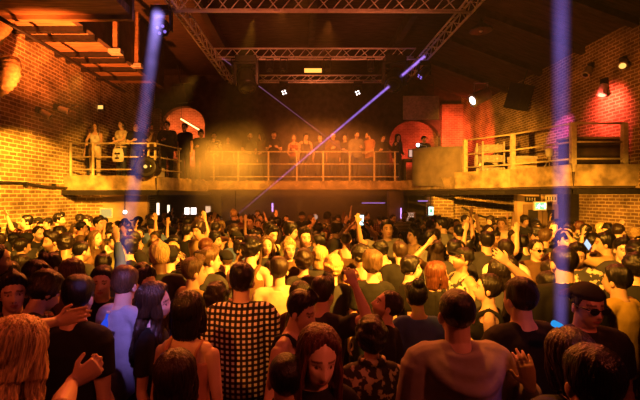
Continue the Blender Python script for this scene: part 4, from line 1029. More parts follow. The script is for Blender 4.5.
hero(412, 269, 4.5, 82, 'person in black in profile between the shaggy lit hair and the auburn hair', 'the dark profile', hair='shaggy', hc='black', skin='fair', top='tee', tc='black')
hero(438, 275, 4.1, 96, 'person in black in profile with sleek auburn hair, behind the hooded top', 'the sleek auburn hair', sex='f', hair='bob', hc='red', skin='fair', top='tee', tc='black')
hero(462, 260, 4.6, -76, 'person in a print vest and flat cap looking up to the side', 'the up-looking flat cap', hair='short', hc='dark', skin='mid', top='tank', tc='print', head=(0, -16, 0), cap='cap', beard=.7)
hero(487, 289, 3.45, -112, 'person in a black strappy top in profile, left of the broad black t-shirt', 'the strappy top', sex='f', hair='pony', hc='dark', skin='fair', top='tank', tc='black', head=(0, -6, 0))
hero(499, 272, 4.0, 170, 'person in a knitted striped hat and dark top, behind the strappy top', 'the striped hat', sex='f', hair='bob', hc='dark', skin='mid', top='tee', tc='charcoal', cap='beanie', capcol='hoops')
hero(548, 288, 3.35, 190, 'person in a dark top with one bare arm stretched up across the crowd', 'the stretched-out bare arm', hair='short', hc='black', skin='fair', top='tee', tc='charcoal', arms=(('px', 508, 264, 3.22, (1, .2, .1), (0, 0, 1), .2), 'down'))
hero(563, 263, 3.25, 180, 'tall person in black, back of the head seen through the upright violet beam', 'the violet-lit back', hair='buzz', hc='dark', skin='fair', top='shirt', tc='black')
hero(565, 241, 5.6, 4, 'person in a tan shirt and dark cap facing the camera through the violet beam', 'the violet-lit face', hair='short', hc='dark', skin='fair', top='tee', tc='tan', cap='beanie')
hero(577, 256, 4.6, -28, 'person in a loud print shirt with a dark beard looking down, beside the violet beam', 'the print shirt', hair='quiff', hc='black', skin='mid', top='tee', tc='print', beard=.9, head=(0, 14, 0))
hero(604, 244, 5.3, -120, 'person in a tan top holding a phone up in front of the brown brick wall', 'the phone holder', hair='short', hc='black', skin='mid', top='long', tc='tan', arms=('phone', ('px', 590, 249, 5.0, (.2, -.2, -1), (0, 0, 1), .9)))
hero(623, 250, 5.0, -14, 'person in a dark top with thick swept-up hair facing the camera near the brick wall', 'the swept-up hair', hair='quiff', hc='black', skin='fair', top='tee', tc='charcoal', head=(0, 6, 0))
hero(537, 250, 5.4, 4, 'person in a brown top wearing glasses, facing the camera, left of the violet beam', 'the glasses', hair='receding', hc='dark', skin='fair', top='tee', tc='brown', glasses=2)
hero(634, 268, 4.2, 160, 'person in black at the edge of the view behind the mustard t-shirt', 'the dark head at the edge', hair='curly', hc='black', skin='mid', top='tee', tc='black')
hero(104, 266, 4.6, 176, 'person in a blue sleeve raising one arm straight up into the slanting violet beam', 'the raised blue sleeve', hair='short', hc='dark', skin='fair', top='long', tc='blue', arms=('down', ('px', 117, 239, 4.5, (.6, 0, -.6), (-1, 0, 0), .4)))
hero(127, 249, 5.3, -56, 'person in a black shirt facing the yellow wall just right of the slanting violet beam', 'the black shirt by the beam', hair='shaggy', hc='black', skin='fair', top='tee', tc='black')
hero(99, 224, 8.6, 84, 'tall person in profile standing above the crowd in front of the ochre plaster wall', 'the tall profile', hair='quiff', hc='black', skin='fair', top='tee', tc='brown')
hero(82, 228, 8.9, 120, 'person in a dark cap standing against the yellow brick wall corner', 'the dark cap by the brick', hair='short', hc='black', skin='mid', top='tee', tc='brown', cap='backcap')
hero(96, 239, 6.6, 70, 'person in a brown top turned sideways with a lit face, below the tall profile', 'the lit sideways face', sex='f', hair='long', hc='fairbrown', skin='fair', top='tee', tc='brown')
hero(361, 238, 7.2, 186, 'person clapping both hands above the head in front of the bar', 'the clapping hands', hair='short', hc='dark', skin='fair', top='tee', tc='charcoal', arms=('clap', 'clap'))
hero(352, 236, 8.4, 182, 'person holding a glowing phone high in front of the bar', 'the glowing phone', hair='short', hc='black', skin='fair', top='long', tc='black', arms=('down', ('px', 360, 226, 8.2, (.6, 0, -.5), (-1, 0, 0), .8)))
hero(436, 250, 5.8, 180, 'person in a brown top with one fist raised, behind the sleek auburn hair', 'the raised fist', sex='f', hair='long', hc='brown', skin='fair', top='tee', tc='brown', arms=(('px', 427, 245, 5.6, (-.6, 0, -.5), (1, 0, 0), 1.1), 'down'))
hero(188, 232, 7.6, 150, 'person reaching one arm up below the bright pair of screens', 'the reaching arm', hair='short', hc='black', skin='fair', top='tee', tc='black', arms=('down', ('px', 205, 220, 7.5, (.4, 0, -.7), (-1, 0, 0), .3)))
hero(346, 240, 6.6, 180, 'person in a brown sleeveless top seen from behind in front of the bar', 'the brown sleeveless top', hair='buzz', hc='dark', skin='fair', top='tank', tc='brown', bulk=1.05)
hero(413, 236, 7.4, -80, 'person in a tan t-shirt turned sideways in front of the dark column', 'the tan t-shirt', hair='quiff', hc='black', skin='fair', top='tee', tc='tan')
hero(102, 283, 3.45, 14, 'person in a black lettered t-shirt half hidden beside the violet-lit jacket', 'the lettered t-shirt', hair='short', hc='black', skin='fair', top='tee', tc='black')
# ---- prototypes for the rest of the crowd, copied with their parts
PROTO = []
for (sex, arms, top, hair, head, lean, bulk, beard, cap) in (
    ('m', ('down', 'down'), 'tee', 'short', (0, 0, 0), (0, 0), 1.0, 0, None), ('m', ('bent', 'down'), 'shirt', 'quiff', (18, 4, 0), (0, 0), 1.02, .7, None),
    ('m', ('low', 'low'), 'tee', 'receding', (-15, 8, 4), (4, 0), 1.1, .8, None), ('m', ('dance', 'bent'), 'long', 'shaggy', (10, 6, -6), (6, 3), 1.0, 0, None),
    ('m', ('down', 'wave'), 'tee', 'short', (-10, -6, 0), (0, -3), 1.0, 0, None), ('m', ('bent', 'bent'), 'tee', 'buzz', (25, 0, 0), (0, 0), 1.05, .6, 'cap'),
    ('m', ('low', 'down'), 'tank', 'curly', (0, 12, 5), (5, 0), .98, 0, None), ('m', ('down', 'bent'), 'hoodie', 'quiff', (-25, 3, 0), (0, 0), 1.0, 0, None),
    ('f', ('down', 'down'), 'tee', 'long', (0, 2, 0), (0, 0), 1.0, 0, None), ('f', ('bent', 'low'), 'tank', 'bob', (20, 6, 5), (3, 0), 1.0, 0, None),
    ('f', ('up', 'dance'), 'tee', 'pony', (-10, -6, 0), (0, 4), 1.0, 0, None), ('f', ('low', 'down'), 'long', 'wavy', (-20, 10, -4), (4, 0), 1.03, 0, None),
    ('f', ('bent', 'bent'), 'tee', 'bun', (12, 0, 6), (0, 0), 1.0, 0, None)):
    P = make_pose(sex, lean, head, arms, bulk)
    r = build_person(P, .010, top, hair, cap, 0, beard, 100 + len(PROTO)); PROTO.append([r, P, True, top, arms, sex])
def copy_person(k):
    ent = PROTO[k]
    if ent[2]: ent[2] = False; return ent[0], ent[1]
    r = ent[0].copy(); COL.objects.link(r)
    for c in list(ent[0].children):
        d = c.copy(); COL.objects.link(d); d.parent = r
    return r, ent[1]
TOPS = ['black'] * 7 + ['charcoal'] * 5 + ['grey', 'white', 'navy', 'navy', 'red', 'tan', 'brown', 'brown', 'olive', 'blue', 'cream', 'white', 'hoops', 'plaid', 'print']
HCS = ['black'] * 5 + ['dark'] * 5 + ['brown'] * 3 + ['fairbrown', 'blond', 'red']
SKS = ['fair'] * 6 + ['mid'] * 3 + ['tan', 'dark']
COLN = {'hoops': 'striped', 'plaid': 'dark red plaid', 'print': 'print', 'charcoal': 'charcoal'}
TOPN = {'tee': 't-shirt', 'shirt': 'collared shirt', 'long': 'long-sleeved top', 'tank': 'sleeveless top', 'hoodie': 'hooded top'}
ARMN = {('dance', 'bent'): 'dancing', ('down', 'wave'): 'one arm raised', ('up', 'dance'): 'both arms up'}
LABELS = set()
for o in bpy.data.objects:
    if 'label' in o: LABELS.add(o['label'])
STRUCT_MARKS = [(187, 211, 'the bright pair of screens', 16), (540, 206, 'the exit sign', 10.6), (391, 205, 'the dark column', 15.2), (108, 213, 'the framed notice', 13), (20, 215, 'the yellow brick wall', 11), (615, 215, 'the brown brick wall', 10.5),
                (272, 208, 'the violet tube behind the bar', 16.9), (235, 217, 'the bluish globe lamp', 13.4), (315, 217, 'the dim globe lamp', 15.9), (431, 211, 'the glowing white and green sign', 13.4), (460, 214, 'the brick bay wall', 14.4), (125, 212, 'the white globe lamp', 12.9),
                (575, 215, 'the black door pier', 11.5), (500, 208, 'the sagging cable', 12.2), (408, 217, 'the menu board', 15.), (162, 210, 'the upright tube lamps', 15.)]
def facing(yaw):
    y = (yaw + 180) % 360 - 180
    return 'facing the camera' if abs(y) < 40 else 'turned right' if 40 <= y < 130 else 'turned left' if -130 < y <= -40 else 'facing away'
def crowd_label(px, py, Y, tc, top, arms, yaw):
    look = '%s %s' % (COLN.get(tc, tc), TOPN[top]); pose = ARMN.get(arms) or facing(yaw)
    cands = []
    for (x, y, Yh, key, w) in PEOPLE:
        if key: cands.append((math.hypot(x - px, (y - py) * 1.3), x, Yh, key))
    for (x, y, key, Ys) in STRUCT_MARKS: cands.append((math.hypot(x - px, (y - py) * .9), x, Ys, key))
    cands.sort()
    for (d, x, Yh, key) in cands[:16]:
        dx = px - x; fb = Y - Yh
        near = 'just ' if d < 16 else ''
        if key.endswith(('screens', 'sign', 'lamp', 'lamps', 'notice', 'wall', 'bar', 'cable', 'board', 'pier', 'column')) and abs(dx) < 12: rel = near + 'below'
        elif abs(dx) < 9: rel = near + ('behind' if fb > 0 else 'in front of')
        else: rel = near + ('right of' if dx > 0 else 'left of')
        L = 'person in a %s %s, %s %s' % (look, pose, rel, key)
        if len(L.split()) > 16: L = 'person in a %s, %s %s' % (look, rel, key)
        L = L.replace('a olive', 'an olive')
        if L not in LABELS and len(L.split()) <= 16: LABELS.add(L); return L
    L = 'person in a %s %s' % (look, pose); return L
def blocks(px, py, Y):
    hw = .09 * F / Y; sw = .25 * F / Y; hh = .12 * F / Y
    for (x, y, Yo, key, w) in PEOPLE:
        h2 = w * 1.45
        if Y < Yo:      # would stand in front of this one: must not cover its head
            if key and abs(x - px) < (hw + w) * .9 and abs(y - py) < hh + h2: return True
            if key and abs(x - px) < sw + w * .5 and py + hh * 1.2 < y + h2 and Yo < 7: return True
        else:           # would stand behind: skip when its head could not be seen at all
            if abs(x - px) < w * .8 and py > y - h2 * .6: return True
    return False
def world_xy(px, Y): return (px - VX) / F * Y, Y
rows = []; TOTAL = 299; GALL_N = 26
XY = [(world_xy(p[0], p[2])) for p in PEOPLE]
cands = []
for i in range(26000):
    Y = 3.3 + (14.0 - 3.3) * RNG.rand() ** 1.1
    X = RNG.uniform(-.80 * Y, .86 * Y)
    if X < XL + .6 or X > XR - .6: continue
    if Y > 12.4 and (X < -4.4 or X > 3.9): continue
    if Y > 11.1 and X > 5.4: continue
    if Y > 14.6 and X > 2.6: continue
    px = VX + F * X / Y
    if px < -8 or px > 648: continue
    cands.append((X, Y, px))
n_fill = TOTAL - GALL_N - len(PEOPLE); made = 0
for (X, Y, px) in cands:
    if made >= n_fill: break
    dmin = .39 + .020 * max(0, Y - 4)
    if any((X - a) ** 2 + (Y - b) ** 2 < dmin * dmin for a, b in XY): continue
    k = RNG.randint(len(PROTO)); ent = PROTO[k]
    arms = ent[4]
    if Y < 5.5 and arms in ARMN: continue
    s = (RNG.normal(1.0, .04) if ent[5] == 'm' else RNG.normal(.955, .035)); s = max(.88, min(1.1, s))
    hz = ent[1].H.translation.z * s; py = VY - F * (hz - CH) / Y
    if py > 385 or blocks(px, py, Y): continue
    yaw = RNG.choice([180, 180, 150, 205, 95, -95, 60, -60, 20, -20, 0, 120, -120, 45, -45, 10, -70, 75]) + RNG.uniform(-18, 18)
    if Y < 5.2: yaw = 180 + RNG.uniform(-45, 45)
    r, P = copy_person(k); tc = TOPS[RNG.randint(len(TOPS))]
    dress(r, SKS[RNG.randint(len(SKS))], HCS[RNG.randint(len(HCS))], tc, 'black')
    place(r, P, px, py, Y, yaw, s); XY.append((X, Y)); made += 1
    tag(r, crowd_label(px, py, Y, tc, ent[3], arms, yaw), 'person', CROWD)
print('heroes', NH, 'fill', made)
# ---- along the balconies
GB = ZB
def gal(px, py, Y, yaw, k, tc, hc, label, skin='fair'):
    r, P = copy_person(k); dress(r, skin, hc, tc); place(r, P, px, py, Y, yaw, None, GB, None, GALL); tag(r, label, 'person', GALL)
hero(95, 127, 13.0, 12, 'person in white vest and pale jeans leaning on the balcony railing by yellow wall', None, sex='f', hair='long', hc='fairbrown', top='tank', tc='white', arms=('rail', 'rail'), head=(0, 8, 0), voxel=.01, base=GB, group=GALL)
PALE = [o for o in bpy.data.objects if o.name.startswith('person')][-1]
hero(121, 125, 13.1, -20, 'person in a cream top standing behind the skull-print bag on the balcony', None, sex='f', hair='pony', hc='brown', top='tee', tc='cream', arms=('rail', 'bent'), voxel=.01, base=GB, group=GALL)
hero(136, 127, 13.1, 40, 'person in a black t-shirt on the balcony, in the slanting violet beam', None, hair='short', hc='fairbrown', top='tee', tc='black', arms=('dance', 'bent'), voxel=.01, base=GB, group=GALL)
gal(91, 131, 13.4, -15, 0, 'charcoal', 'black', 'person in charcoal in the shadow beside the yellow brick wall on the balcony')
gal(150, 128, 13.5, 60, 1, 'brown', 'black', 'person in a brown collared shirt on the balcony behind the big floodlight')
gal(167, 126, 14.3, 20, 7, 'charcoal', 'black', 'person in a charcoal hooded top on the balcony just left of the bright arch tube')
gal(184.5, 127, 14.9, -15, 0, 'black', 'dark', 'person in a black t-shirt on the balcony in front of the brick arch')
gal(201, 134, 15.4, 15, 3, 'charcoal', 'brown', 'person in charcoal above the smoke cloud, right of the brick arch')
gal(214, 136, 16.7, -5, 1, 'print', 'dark', 'person in a print shirt behind the railing at the smoke cloud')
gal(228, 140, 16.6, 10, 8, 'brown', 'fairbrown', 'person in a brown t-shirt half veiled by the smoke cloud')
gal(250, 136, 16.6, 35, 2, 'charcoal', 'black', 'person in a charcoal t-shirt leaning at the second post of the central railing', 'mid')
gal(261, 135, 16.9, -40, 11, 'brown', 'brown', 'person in a long-sleeved brown top leaning toward a neighbour at the central railing')
gal(274, 132, 16.6, 0, 5, 'black', 'black', 'person in a dark cap and black t-shirt at the central railing')
gal(294, 138, 16.7, -20, 9, 'red', 'fairbrown', 'person in a red sleeveless top at the central railing beside the violet laser')
gal(306, 137, 16.6, 15, 6, 'charcoal', 'dark', 'person in a charcoal sleeveless top at the central railing under the laser')
gal(320, 138, 16.9, -10, 0, 'navy', 'black', 'person in a navy t-shirt at the middle of the central railing')
gal(333, 136, 16.6, 25, 7, 'brown', 'dark', 'person in a brown hooded top at the central railing')
gal(345, 138, 17.0, -35, 12, 'charcoal', 'black', 'person in a charcoal t-shirt turned aside at the central railing')
gal(357, 135, 16.6, 5, 1, 'grey', 'brown', 'person in a grey collared shirt at the central railing')
gal(368, 134, 16.9, -60, 2, 'coral', 'brown', 'person in a coral t-shirt turned sideways at the central railing', 'fair')
gal(383, 138, 16.6, 10, 3, 'black', 'black', 'person in a black long-sleeved top at the end of the central railing')
gal(398, 137, 17.3, 30, 11, 'charcoal', 'dark', 'person in a charcoal long-sleeved top standing left of the sound control desk')
gal(424, 139, 18.0, 0, 5, 'charcoal', 'black', 'person in a dark cap working behind the sound control desk')
for c in PALE.children:
    if c.name.startswith('trousers'): c.material_slots[0].material = cloth('cream')
# ---- things the crowd holds, and marks on clothes
def on_body(owner, lettering_mb, name, mat):
    return lettering_mb.obj(name, mat, owner)
def phone(px, py, Y, rot, label, glow, sz=(.075, .012, .15)):
    e = empty('phone', at(px, py, Y), label, 'phone', 'phones held up in the crowd', rot)
    MB().box([-x / 2 for x in sz], [x / 2 for x in sz]).obj('case', M_BLK, e, False, .004)
    MB().box((-sz[0] / 2 + .005, -sz[1] / 2 - .003, -sz[2] / 2 + .008), (sz[0] / 2 - .005, -sz[1] / 2 - .0005, sz[2] / 2 - .008)).obj('display', glow, e)
phone(360.5, 220, 8.15, (0, .05, 0), 'bright bluish phone screen held high in front of the bar', emit('phone glow', (.6, .95, 1.), 4.5), (.12, .012, .2))
phone(587, 244.5, 4.95, (.2, -.9, .3), 'phone held sideways in front of the brown brick wall', emit('phone soft glow', (.55, .7, 1.), 1.2))
def bottle(loc, label, col, rot, s=1.):
    e = empty('bottle', loc, label, 'bottle', 'glowing blue bottles in the crowd', rot)
    MB().lathe([(.02 * s, -.1 * s), (.035 * s, -.1 * s), (.037 * s, .02 * s), (.03 * s, .05 * s), (.013 * s, .09 * s)], None, 16).obj('body', col, e, True)
    MB().lathe([(.013 * s, .09 * s), (.012 * s, .13 * s), (.015 * s, .135 * s), (.015 * s, .15 * s)], None, 12).obj('neck', col, e, True)
    MB().lathe([(.016 * s, .145 * s), (.016 * s, .165 * s), (.004 * s, .168 * s)], None, 12).obj('cap', M_STL, e, True)
bottle(at(559, 326, 2.32), 'glowing cyan bottle at the foot of the upright violet beam', emit('cyan glow', (.03, .35, .9), .9), (0, 2.0, .5), .5)
bottle(at(104, 327, 2.75), 'glowing blue bottle held below the lettered t-shirt', emit('blue glow', (.03, .08, .9), .8), (0, .25, .2), .62)
fc = bpy.data.curves.new('lettering', 'FONT'); fc.body = 'elle'; fc.size = .15; fc.extrude = .002; fc.align_x = 'CENTER'; fc.shear = .25
fo = bpy.data.objects.new('tmp', fc); COL.objects.link(fo); fme = bpy.data.meshes.new_from_object(fo.evaluated_get(bpy.context.evaluated_depsgraph_get())); bpy.data.objects.remove(fo)
owner = [o for o in bpy.data.objects if o.get('label', '').startswith('person in a black lettered')][0]
lo = bpy.data.objects.new('lettering', fme); COL.objects.link(lo); fme.materials.clear(); fme.materials.append(simple('white print', (.75, .72, .7), .7)); lo.parent = owner
lo.location = (0, -.158, 1.27); lo.rotation_euler = (math.radians(82), 0, 0)
# pale bag with a skull print hanging on the balcony railing
e = empty('tote_bag', at(118, 144.5, 12.42), 'white bag with a dark skull print hanging on the balcony railing', 'bag')
mb = MB(); mb.loft([(0, 0, -.12), (0, 0, -.25), (0, 0, -.42), (0, 0, -.5)], [(.13, .04), (.16, .06), (.17, .07), (.15, .05)], (1, 0, 0), 20, .2); mb.obj('body', cloth('white'), e, True)
mb = MB()
for s in (-1, 1): mb.tube([(s * .09, 0, -.12), (s * .07, .0, .0), (s * .04, .03, .045), (s * .03, .08, .03)], .01, 6)
mb.obj('strap', cloth('cream'), e, True)
mb = MB(); mb.box((-.06, -.066, -.29), (.06, -.05, -.25)); mb.box((-.012, -.07, -.42), (.012, -.05, -.25)); mb.box((-.065, -.07, -.40), (.06, -.055, -.385))
for s in (-1, 1): mb.ellip((s * .05, -.058, -.27), (.035, .012, .035), None, 12, 8)
mb.ellip((0, -.068, -.33), (.015, .01, .02), None, 8, 6)
for k in range(4): mb.box((-.06 + k * .033, -.078, -.43), (-.042 + k * .033, -.06, -.38))
mb.obj('skull_print', cloth('black'), e)

for o in bpy.data.objects:
    L = o.get('label')
    if L and len(L.split()) > 16: print('LONG', len(L.split()), L)

print('TRIS', sum(len(m.polygons) for m in bpy.data.meshes))
# ================================================================== LIGHT, HAZE, CAMERA
def spot(name, loc, to, deg, watts, col, blend=.6, rad=.06):
    l = bpy.data.lights.new(name, 'SPOT'); l.energy = watts; l.color = col; l.spot_size = math.radians(deg); l.spot_blend = blend; l.shadow_soft_size = rad
    o = bpy.data.objects.new(name, l); COL.objects.link(o); o.location = loc
    o.rotation_euler = (Vector(to) - Vector(loc)).to_track_quat('-Z', 'Y').to_euler(); return o
def point(name, loc, watts, col, rad=.1):
    l = bpy.data.lights.new(name, 'POINT'); l.energy = watts; l.color = col; l.shadow_soft_size = rad
    o = bpy.data.objects.new(name, l); COL.objects.link(o); o.location = loc; return o
YEL = (1., .36, .025); ORG = (1., .22, .02); RED = (1., .075, .02); PUR = (.42, .2, 1.)
# profile spots over the photographer, thrown onto the middle of the crowd
spot('stage_key', (4.6, .6, 6.2), (-.5, 5.5, 1.6), 29, 19500, YEL, .75)
spot('stage_key_right', (-2.2, -.5, 6.0), (2.6, 5.3, 1.6), 27, 13500, YEL, .8)
spot('stage_key_left', (.6, .6, 6.0), (-4.2, 7.0, 1.5), 25, 9500, YEL, .8)
spot('stage_key_far_right', (3.5, 1.0, 5.8), (5.6, 8.6, 1.5), 34, 3800, YEL, .8)
# amber cross light from the truss, hitting hair and shoulders
spot('truss_back_light', (-.5, 10.0, 6.6), (-.5, 5.2, 1.6), 62, 2000, ORG, .7)
spot('truss_side_light', (4.0, 8.2, 6.6), (1.6, 3.4, 1.5), 48, 1100, (1., .13, .03), .7)
spot('truss_side_light_left', (-3.1, 8.0, 6.6), (-1.4, 3.2, 1.5), 48, 900, (1., .12, .03), .7)
spot('wall_wash_left', (-3.4, 6.5, 4.2), (XL, 10.9, 1.9), 41, 7500, YEL, .3)
spot('balcony_wash_left', (-1.5, 6.0, 4.0), (-5.6, 12.6, 2.9), 27, 4800, YEL, .7)
spot('wall_wash_right', (3.2, 6.5, 2.25), (7.3, 10.9, 1.9), 36, 2200, YEL, .8)
spot('balcony_wash_right', (2.0, 6.5, 3.2), (4.9, 12.0, 3.0), 38, 6000, YEL, .8)
spot('smoke_back', (-1.2, 10.3, 6.6), (-2.6, 14.5, 3.2), 36, 9500, (1., .33, .02), .9)
spot('centre_back', (.6, 10.3, 6.6), (1.0, 16.5, 2.9), 56, 5200, ORG, .9)
for k, (x, y, z, ty, e_) in enumerate(((-1.7, 8.2, 6.1, 10.2, 75), (2.1, 8.2, 6.1, 10.2, 75), (-1.4, 12.6, 6.4, 14.3, 60), (2.0, 12.6, 6.4, 14.3, 60), (.3, 15.5, 6.4, 16.9, 60))):
    spot('truss_fill_%d' % k, (x, y, z), (x, ty, 7.0), 120, e_, (1., .2, .07), .9)  # unseen spots added close to the trusses to brighten their bars
spot('truss_front_fill', (.3, 2.0, 6.1), (.3, 12.0, 6.9), 40, 500, (1., .10, .04), .8)  # unseen spot added ahead of the trusses, grazing past the ceiling
spot('under_balcony_fill', (0, 4.2, 4.4), (-.2, 14.5, 1.9), 46, 2600, ORG, .9)  # added spot lifting the dark haze below the central balcony
spot('left_soffit', (-5.3, 8.2, 3.3), (-5.7, 11.0, 6.3), 62, 5200, (1., .18, .025), .9)
spot('front_red', (2.2, .3, 3.9), (.2, 2.6, 1.4), 66, 100, (1., .12, .05), .9, .15)
spot('front_red_left', (-2.6, .2, 3.9), (-1.2, 2.8, 1.4), 60, 85, (1., .11, .03), .9, .15)
spot('arch_left', (-5.4, 20.7, 3.6), (-5.4, 22.2, 5.6), 100, 1300, (1., .2, .04), .8)
spot('arch_right_inner', (5.2, 20.7, 3.6), (5.2, 22.2, 5.4), 100, 260, (1., .075, .03), .8)
spot('wall_fill_right_high', (3.0, 7.0, 4.2), (7.4, 10.8, 4.6), 44, 380, ORG, .9)  # faint unseen spot added to bring out the upper bricks
spot('arch_right', (5.8, 17.0, 4.0), (6.9, 20.0, 5.0), 52, 1500, (1., .075, .03), .8)
spot('pier_red_right', (6.0, 16.0, 3.4), (7.4, 18.0, 5.0), 70, 700, RED, .8)
spot('wall_red_right', (XR - .75, 10.2, 4.7), (XR, 10.3, 4.4), 105, 330, (1., .07, .045), 1.)
spot('violet_left', S1, T1, 4.2, 7500, PUR, .3, .03)
S2 = Vector((.364, .6, 6.5)); T2 = Vector((1.6, 2.65, 1.5))
spot('violet_right', S2, T2, 1.4, 500, PUR, .3, .02)
spot('overhead_amber', (.9, 4.4, 6.7), (1.25, 2.3, 1.5), 17, 900, ORG, .8)
spot('overhead_amber_left', (-1.2, 4.6, 6.7), (-1.5, 2.3, 1.5), 17, 220, ORG, .8)
spot('accent_shirt', (-2.0, -1.0, 5.5), (-.45, 3.1, 1.35), 10, 900, ORG, .9)  # this and the next two: unseen boosts added for shirt, face and cap
spot('accent_face', (1.6, -.5, 3.4), (.07, 1.85, 1.6), 9, 75, (1., .14, .05), .9)
spot('accent_cap', (.6, -1.0, 3.6), (1.7, 2.5, 1.62), 9, 150, (1., .12, .05), .9)
spot('violet_fill_left', (-.4, -.5, 5.0), (-1.18, 3.1, 1.35), 8, 1000, (.5, .3, 1.), .8)  # added spot behind the camera, turns the jacket's back violet
spot('violet_fill_right', (2.6, -.8, 4.2), (1.12, 2.1, 1.05), 13, 90, (.55, .2, 1.), .9)  # added unseen spot, tints the hooded top and raised hand
spot('violet_wall', (4.6, 8.2, 6.4), (7.35, 12.2, 4.2), 9, 2600, (.9, .10, .6), .6, .05)

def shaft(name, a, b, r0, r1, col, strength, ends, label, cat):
    """a light beam painted as self-glowing volume: brightest along its axis, thins towards its rim; ends = brightness at start, middle, end"""
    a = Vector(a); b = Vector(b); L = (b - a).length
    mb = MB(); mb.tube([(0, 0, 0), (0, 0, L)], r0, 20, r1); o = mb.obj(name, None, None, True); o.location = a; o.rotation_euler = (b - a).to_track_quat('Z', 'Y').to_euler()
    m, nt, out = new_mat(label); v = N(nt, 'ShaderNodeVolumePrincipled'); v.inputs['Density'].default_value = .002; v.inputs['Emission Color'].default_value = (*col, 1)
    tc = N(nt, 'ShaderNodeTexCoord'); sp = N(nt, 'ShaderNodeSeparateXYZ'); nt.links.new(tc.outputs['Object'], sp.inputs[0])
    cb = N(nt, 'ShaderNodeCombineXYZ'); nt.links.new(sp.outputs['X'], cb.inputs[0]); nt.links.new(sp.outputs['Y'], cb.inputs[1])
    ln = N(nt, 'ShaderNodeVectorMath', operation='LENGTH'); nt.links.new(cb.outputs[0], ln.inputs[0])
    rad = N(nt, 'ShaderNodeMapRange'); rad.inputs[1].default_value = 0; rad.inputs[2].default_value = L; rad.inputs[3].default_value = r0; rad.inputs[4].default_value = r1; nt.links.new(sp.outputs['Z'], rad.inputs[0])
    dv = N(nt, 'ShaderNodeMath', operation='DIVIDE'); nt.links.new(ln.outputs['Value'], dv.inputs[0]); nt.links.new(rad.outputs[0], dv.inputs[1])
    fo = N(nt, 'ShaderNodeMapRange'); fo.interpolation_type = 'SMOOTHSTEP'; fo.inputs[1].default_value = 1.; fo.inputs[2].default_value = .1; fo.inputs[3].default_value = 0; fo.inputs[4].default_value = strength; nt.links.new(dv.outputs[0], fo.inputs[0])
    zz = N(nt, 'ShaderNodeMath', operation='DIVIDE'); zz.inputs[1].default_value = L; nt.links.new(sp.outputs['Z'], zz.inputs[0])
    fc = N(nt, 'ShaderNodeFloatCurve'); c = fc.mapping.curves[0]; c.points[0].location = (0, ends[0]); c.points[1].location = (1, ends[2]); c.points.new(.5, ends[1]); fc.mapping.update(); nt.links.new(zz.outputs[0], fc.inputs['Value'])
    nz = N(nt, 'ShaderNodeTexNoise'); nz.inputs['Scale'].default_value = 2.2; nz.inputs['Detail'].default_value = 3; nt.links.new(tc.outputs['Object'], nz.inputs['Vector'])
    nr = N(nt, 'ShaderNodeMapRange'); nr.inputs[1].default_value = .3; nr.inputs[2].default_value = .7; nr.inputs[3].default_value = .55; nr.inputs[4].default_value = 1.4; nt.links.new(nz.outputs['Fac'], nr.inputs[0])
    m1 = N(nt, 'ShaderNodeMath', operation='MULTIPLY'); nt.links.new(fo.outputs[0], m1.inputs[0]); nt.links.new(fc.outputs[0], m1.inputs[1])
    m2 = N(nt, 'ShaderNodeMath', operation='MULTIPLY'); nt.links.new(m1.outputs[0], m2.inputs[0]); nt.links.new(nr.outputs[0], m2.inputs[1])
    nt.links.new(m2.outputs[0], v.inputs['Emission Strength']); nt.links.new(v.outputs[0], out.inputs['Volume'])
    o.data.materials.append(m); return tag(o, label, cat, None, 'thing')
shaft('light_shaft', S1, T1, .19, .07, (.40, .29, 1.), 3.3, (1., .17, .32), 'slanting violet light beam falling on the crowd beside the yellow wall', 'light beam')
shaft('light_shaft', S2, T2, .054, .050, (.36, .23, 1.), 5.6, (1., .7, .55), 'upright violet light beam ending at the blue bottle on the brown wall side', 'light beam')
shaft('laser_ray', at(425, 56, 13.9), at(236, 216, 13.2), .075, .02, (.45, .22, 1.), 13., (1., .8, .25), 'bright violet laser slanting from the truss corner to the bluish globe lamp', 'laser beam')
shaft('laser_ray', at(222, 58, 14.1), at(372, 172, 15.4), .022, .02, (.8, .3, .7), 14., (.8, .6, .2), 'thin pink laser crossing the brighter violet one', 'laser beam')

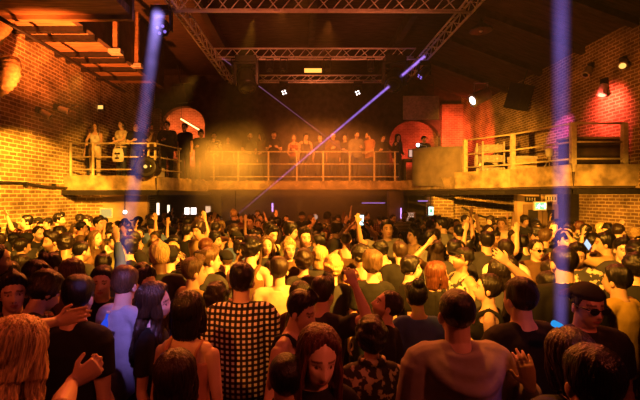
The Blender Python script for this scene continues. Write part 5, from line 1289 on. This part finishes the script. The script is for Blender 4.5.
def smoke(name, c, r, dens, label, lo=.36, hi=.68, scale=1.1):
    c = Vector(c)
    mb = MB(); mb.ellip((0, 0, 0), r, None, 24, 14)
    o = mb.obj(name, None, None, True); o.location = c
    m, nt, out = new_mat(label); v = N(nt, 'ShaderNodeVolumePrincipled'); v.inputs['Color'].default_value = (.95, .93, .9, 1); v.inputs['Anisotropy'].default_value = .0
    tc = N(nt, 'ShaderNodeTexCoord'); nz = N(nt, 'ShaderNodeTexNoise'); nz.inputs['Scale'].default_value = scale; nz.inputs['Detail'].default_value = 3
    nt.links.new(tc.outputs['Object'], nz.inputs['Vector'])
    mp = N(nt, 'ShaderNodeVectorMath', operation='DIVIDE'); mp.inputs[1].default_value = r; nt.links.new(tc.outputs['Object'], mp.inputs[0])
    ln = N(nt, 'ShaderNodeVectorMath', operation='LENGTH'); nt.links.new(mp.outputs[0], ln.inputs[0])
    fo = N(nt, 'ShaderNodeMapRange'); fo.interpolation_type = 'SMOOTHSTEP'; fo.inputs[1].default_value = 1.; fo.inputs[2].default_value = .25; fo.inputs[3].default_value = 0; fo.inputs[4].default_value = 1
    nt.links.new(ln.outputs['Value'], fo.inputs[0])
    n2 = N(nt, 'ShaderNodeMapRange'); n2.inputs[1].default_value = lo; n2.inputs[2].default_value = hi; n2.inputs[3].default_value = 0; n2.inputs[4].default_value = dens
    nt.links.new(nz.outputs['Fac'], n2.inputs[0])
    mu = N(nt, 'ShaderNodeMath', operation='MULTIPLY'); nt.links.new(fo.outputs[0], mu.inputs[0]); nt.links.new(n2.outputs[0], mu.inputs[1])
    nt.links.new(mu.outputs[0], v.inputs['Density']); nt.links.new(v.outputs[0], out.inputs['Volume'])
    o.data.materials.append(m); tag(o, label, 'smoke', None, 'stuff'); return o
smoke('smoke_cloud', at(210, 166, 14.4), (2.0, 1.3, 1.2), 1.3, 'thick orange smoke cloud drifting in front of the balcony corner')
smoke('smoke_haze', (-.2, 14.6, 3.4), (5.2, 2.3, 1.8), .34, 'thin orange haze hanging along the central balcony', .25, .7, .6)

smoke('smoke_haze', (-.3, 13.2, 2.1), (6., 3.0, 1.1), .16, 'low orange haze over the far heads in front of the bar', .25, .7, .6)

w = bpy.data.worlds.new('haze'); SC.world = w; w.use_nodes = True; nt = w.node_tree
bg = nt.nodes['Background']; bg.inputs[0].default_value = (0, 0, 0, 1); bg.inputs[1].default_value = 0
vs_ = nt.nodes.new('ShaderNodeVolumeScatter'); vs_.inputs['Density'].default_value = .0009; vs_.inputs['Anisotropy'].default_value = .0; vs_.inputs['Color'].default_value = (.9, .9, .9, 1)
nt.links.new(vs_.outputs[0], nt.nodes['World Output'].inputs['Volume'])

cam = bpy.data.cameras.new('camera'); co = bpy.data.objects.new('camera', cam); COL.objects.link(co); SC.camera = co
co.location = (0, 0, CH); co.rotation_euler = (math.pi / 2, 0, 0)
cam.sensor_width = 36; cam.lens = F / 640 * 36; cam.shift_x = (320 - VX) / 640; cam.shift_y = -(200 - VY) / 640
cam.clip_start = .05; cam.clip_end = 100
vs = SC.view_settings; vs.view_transform = 'Standard'; vs.look = 'None'; vs.gamma = 1; vs.use_curve_mapping = False; vs.exposure = 0
cy = SC.cycles
cy.use_denoising = True
try: cy.denoiser = 'OPENIMAGEDENOISE'
except Exception: pass
cy.max_bounces = 4; cy.diffuse_bounces = 1; cy.glossy_bounces = 2; cy.transmission_bounces = 2; cy.volume_bounces = 0; cy.transparent_max_bounces = 8
cy.sample_clamp_indirect = 3.0; cy.caustics_reflective = False; cy.caustics_refractive = False
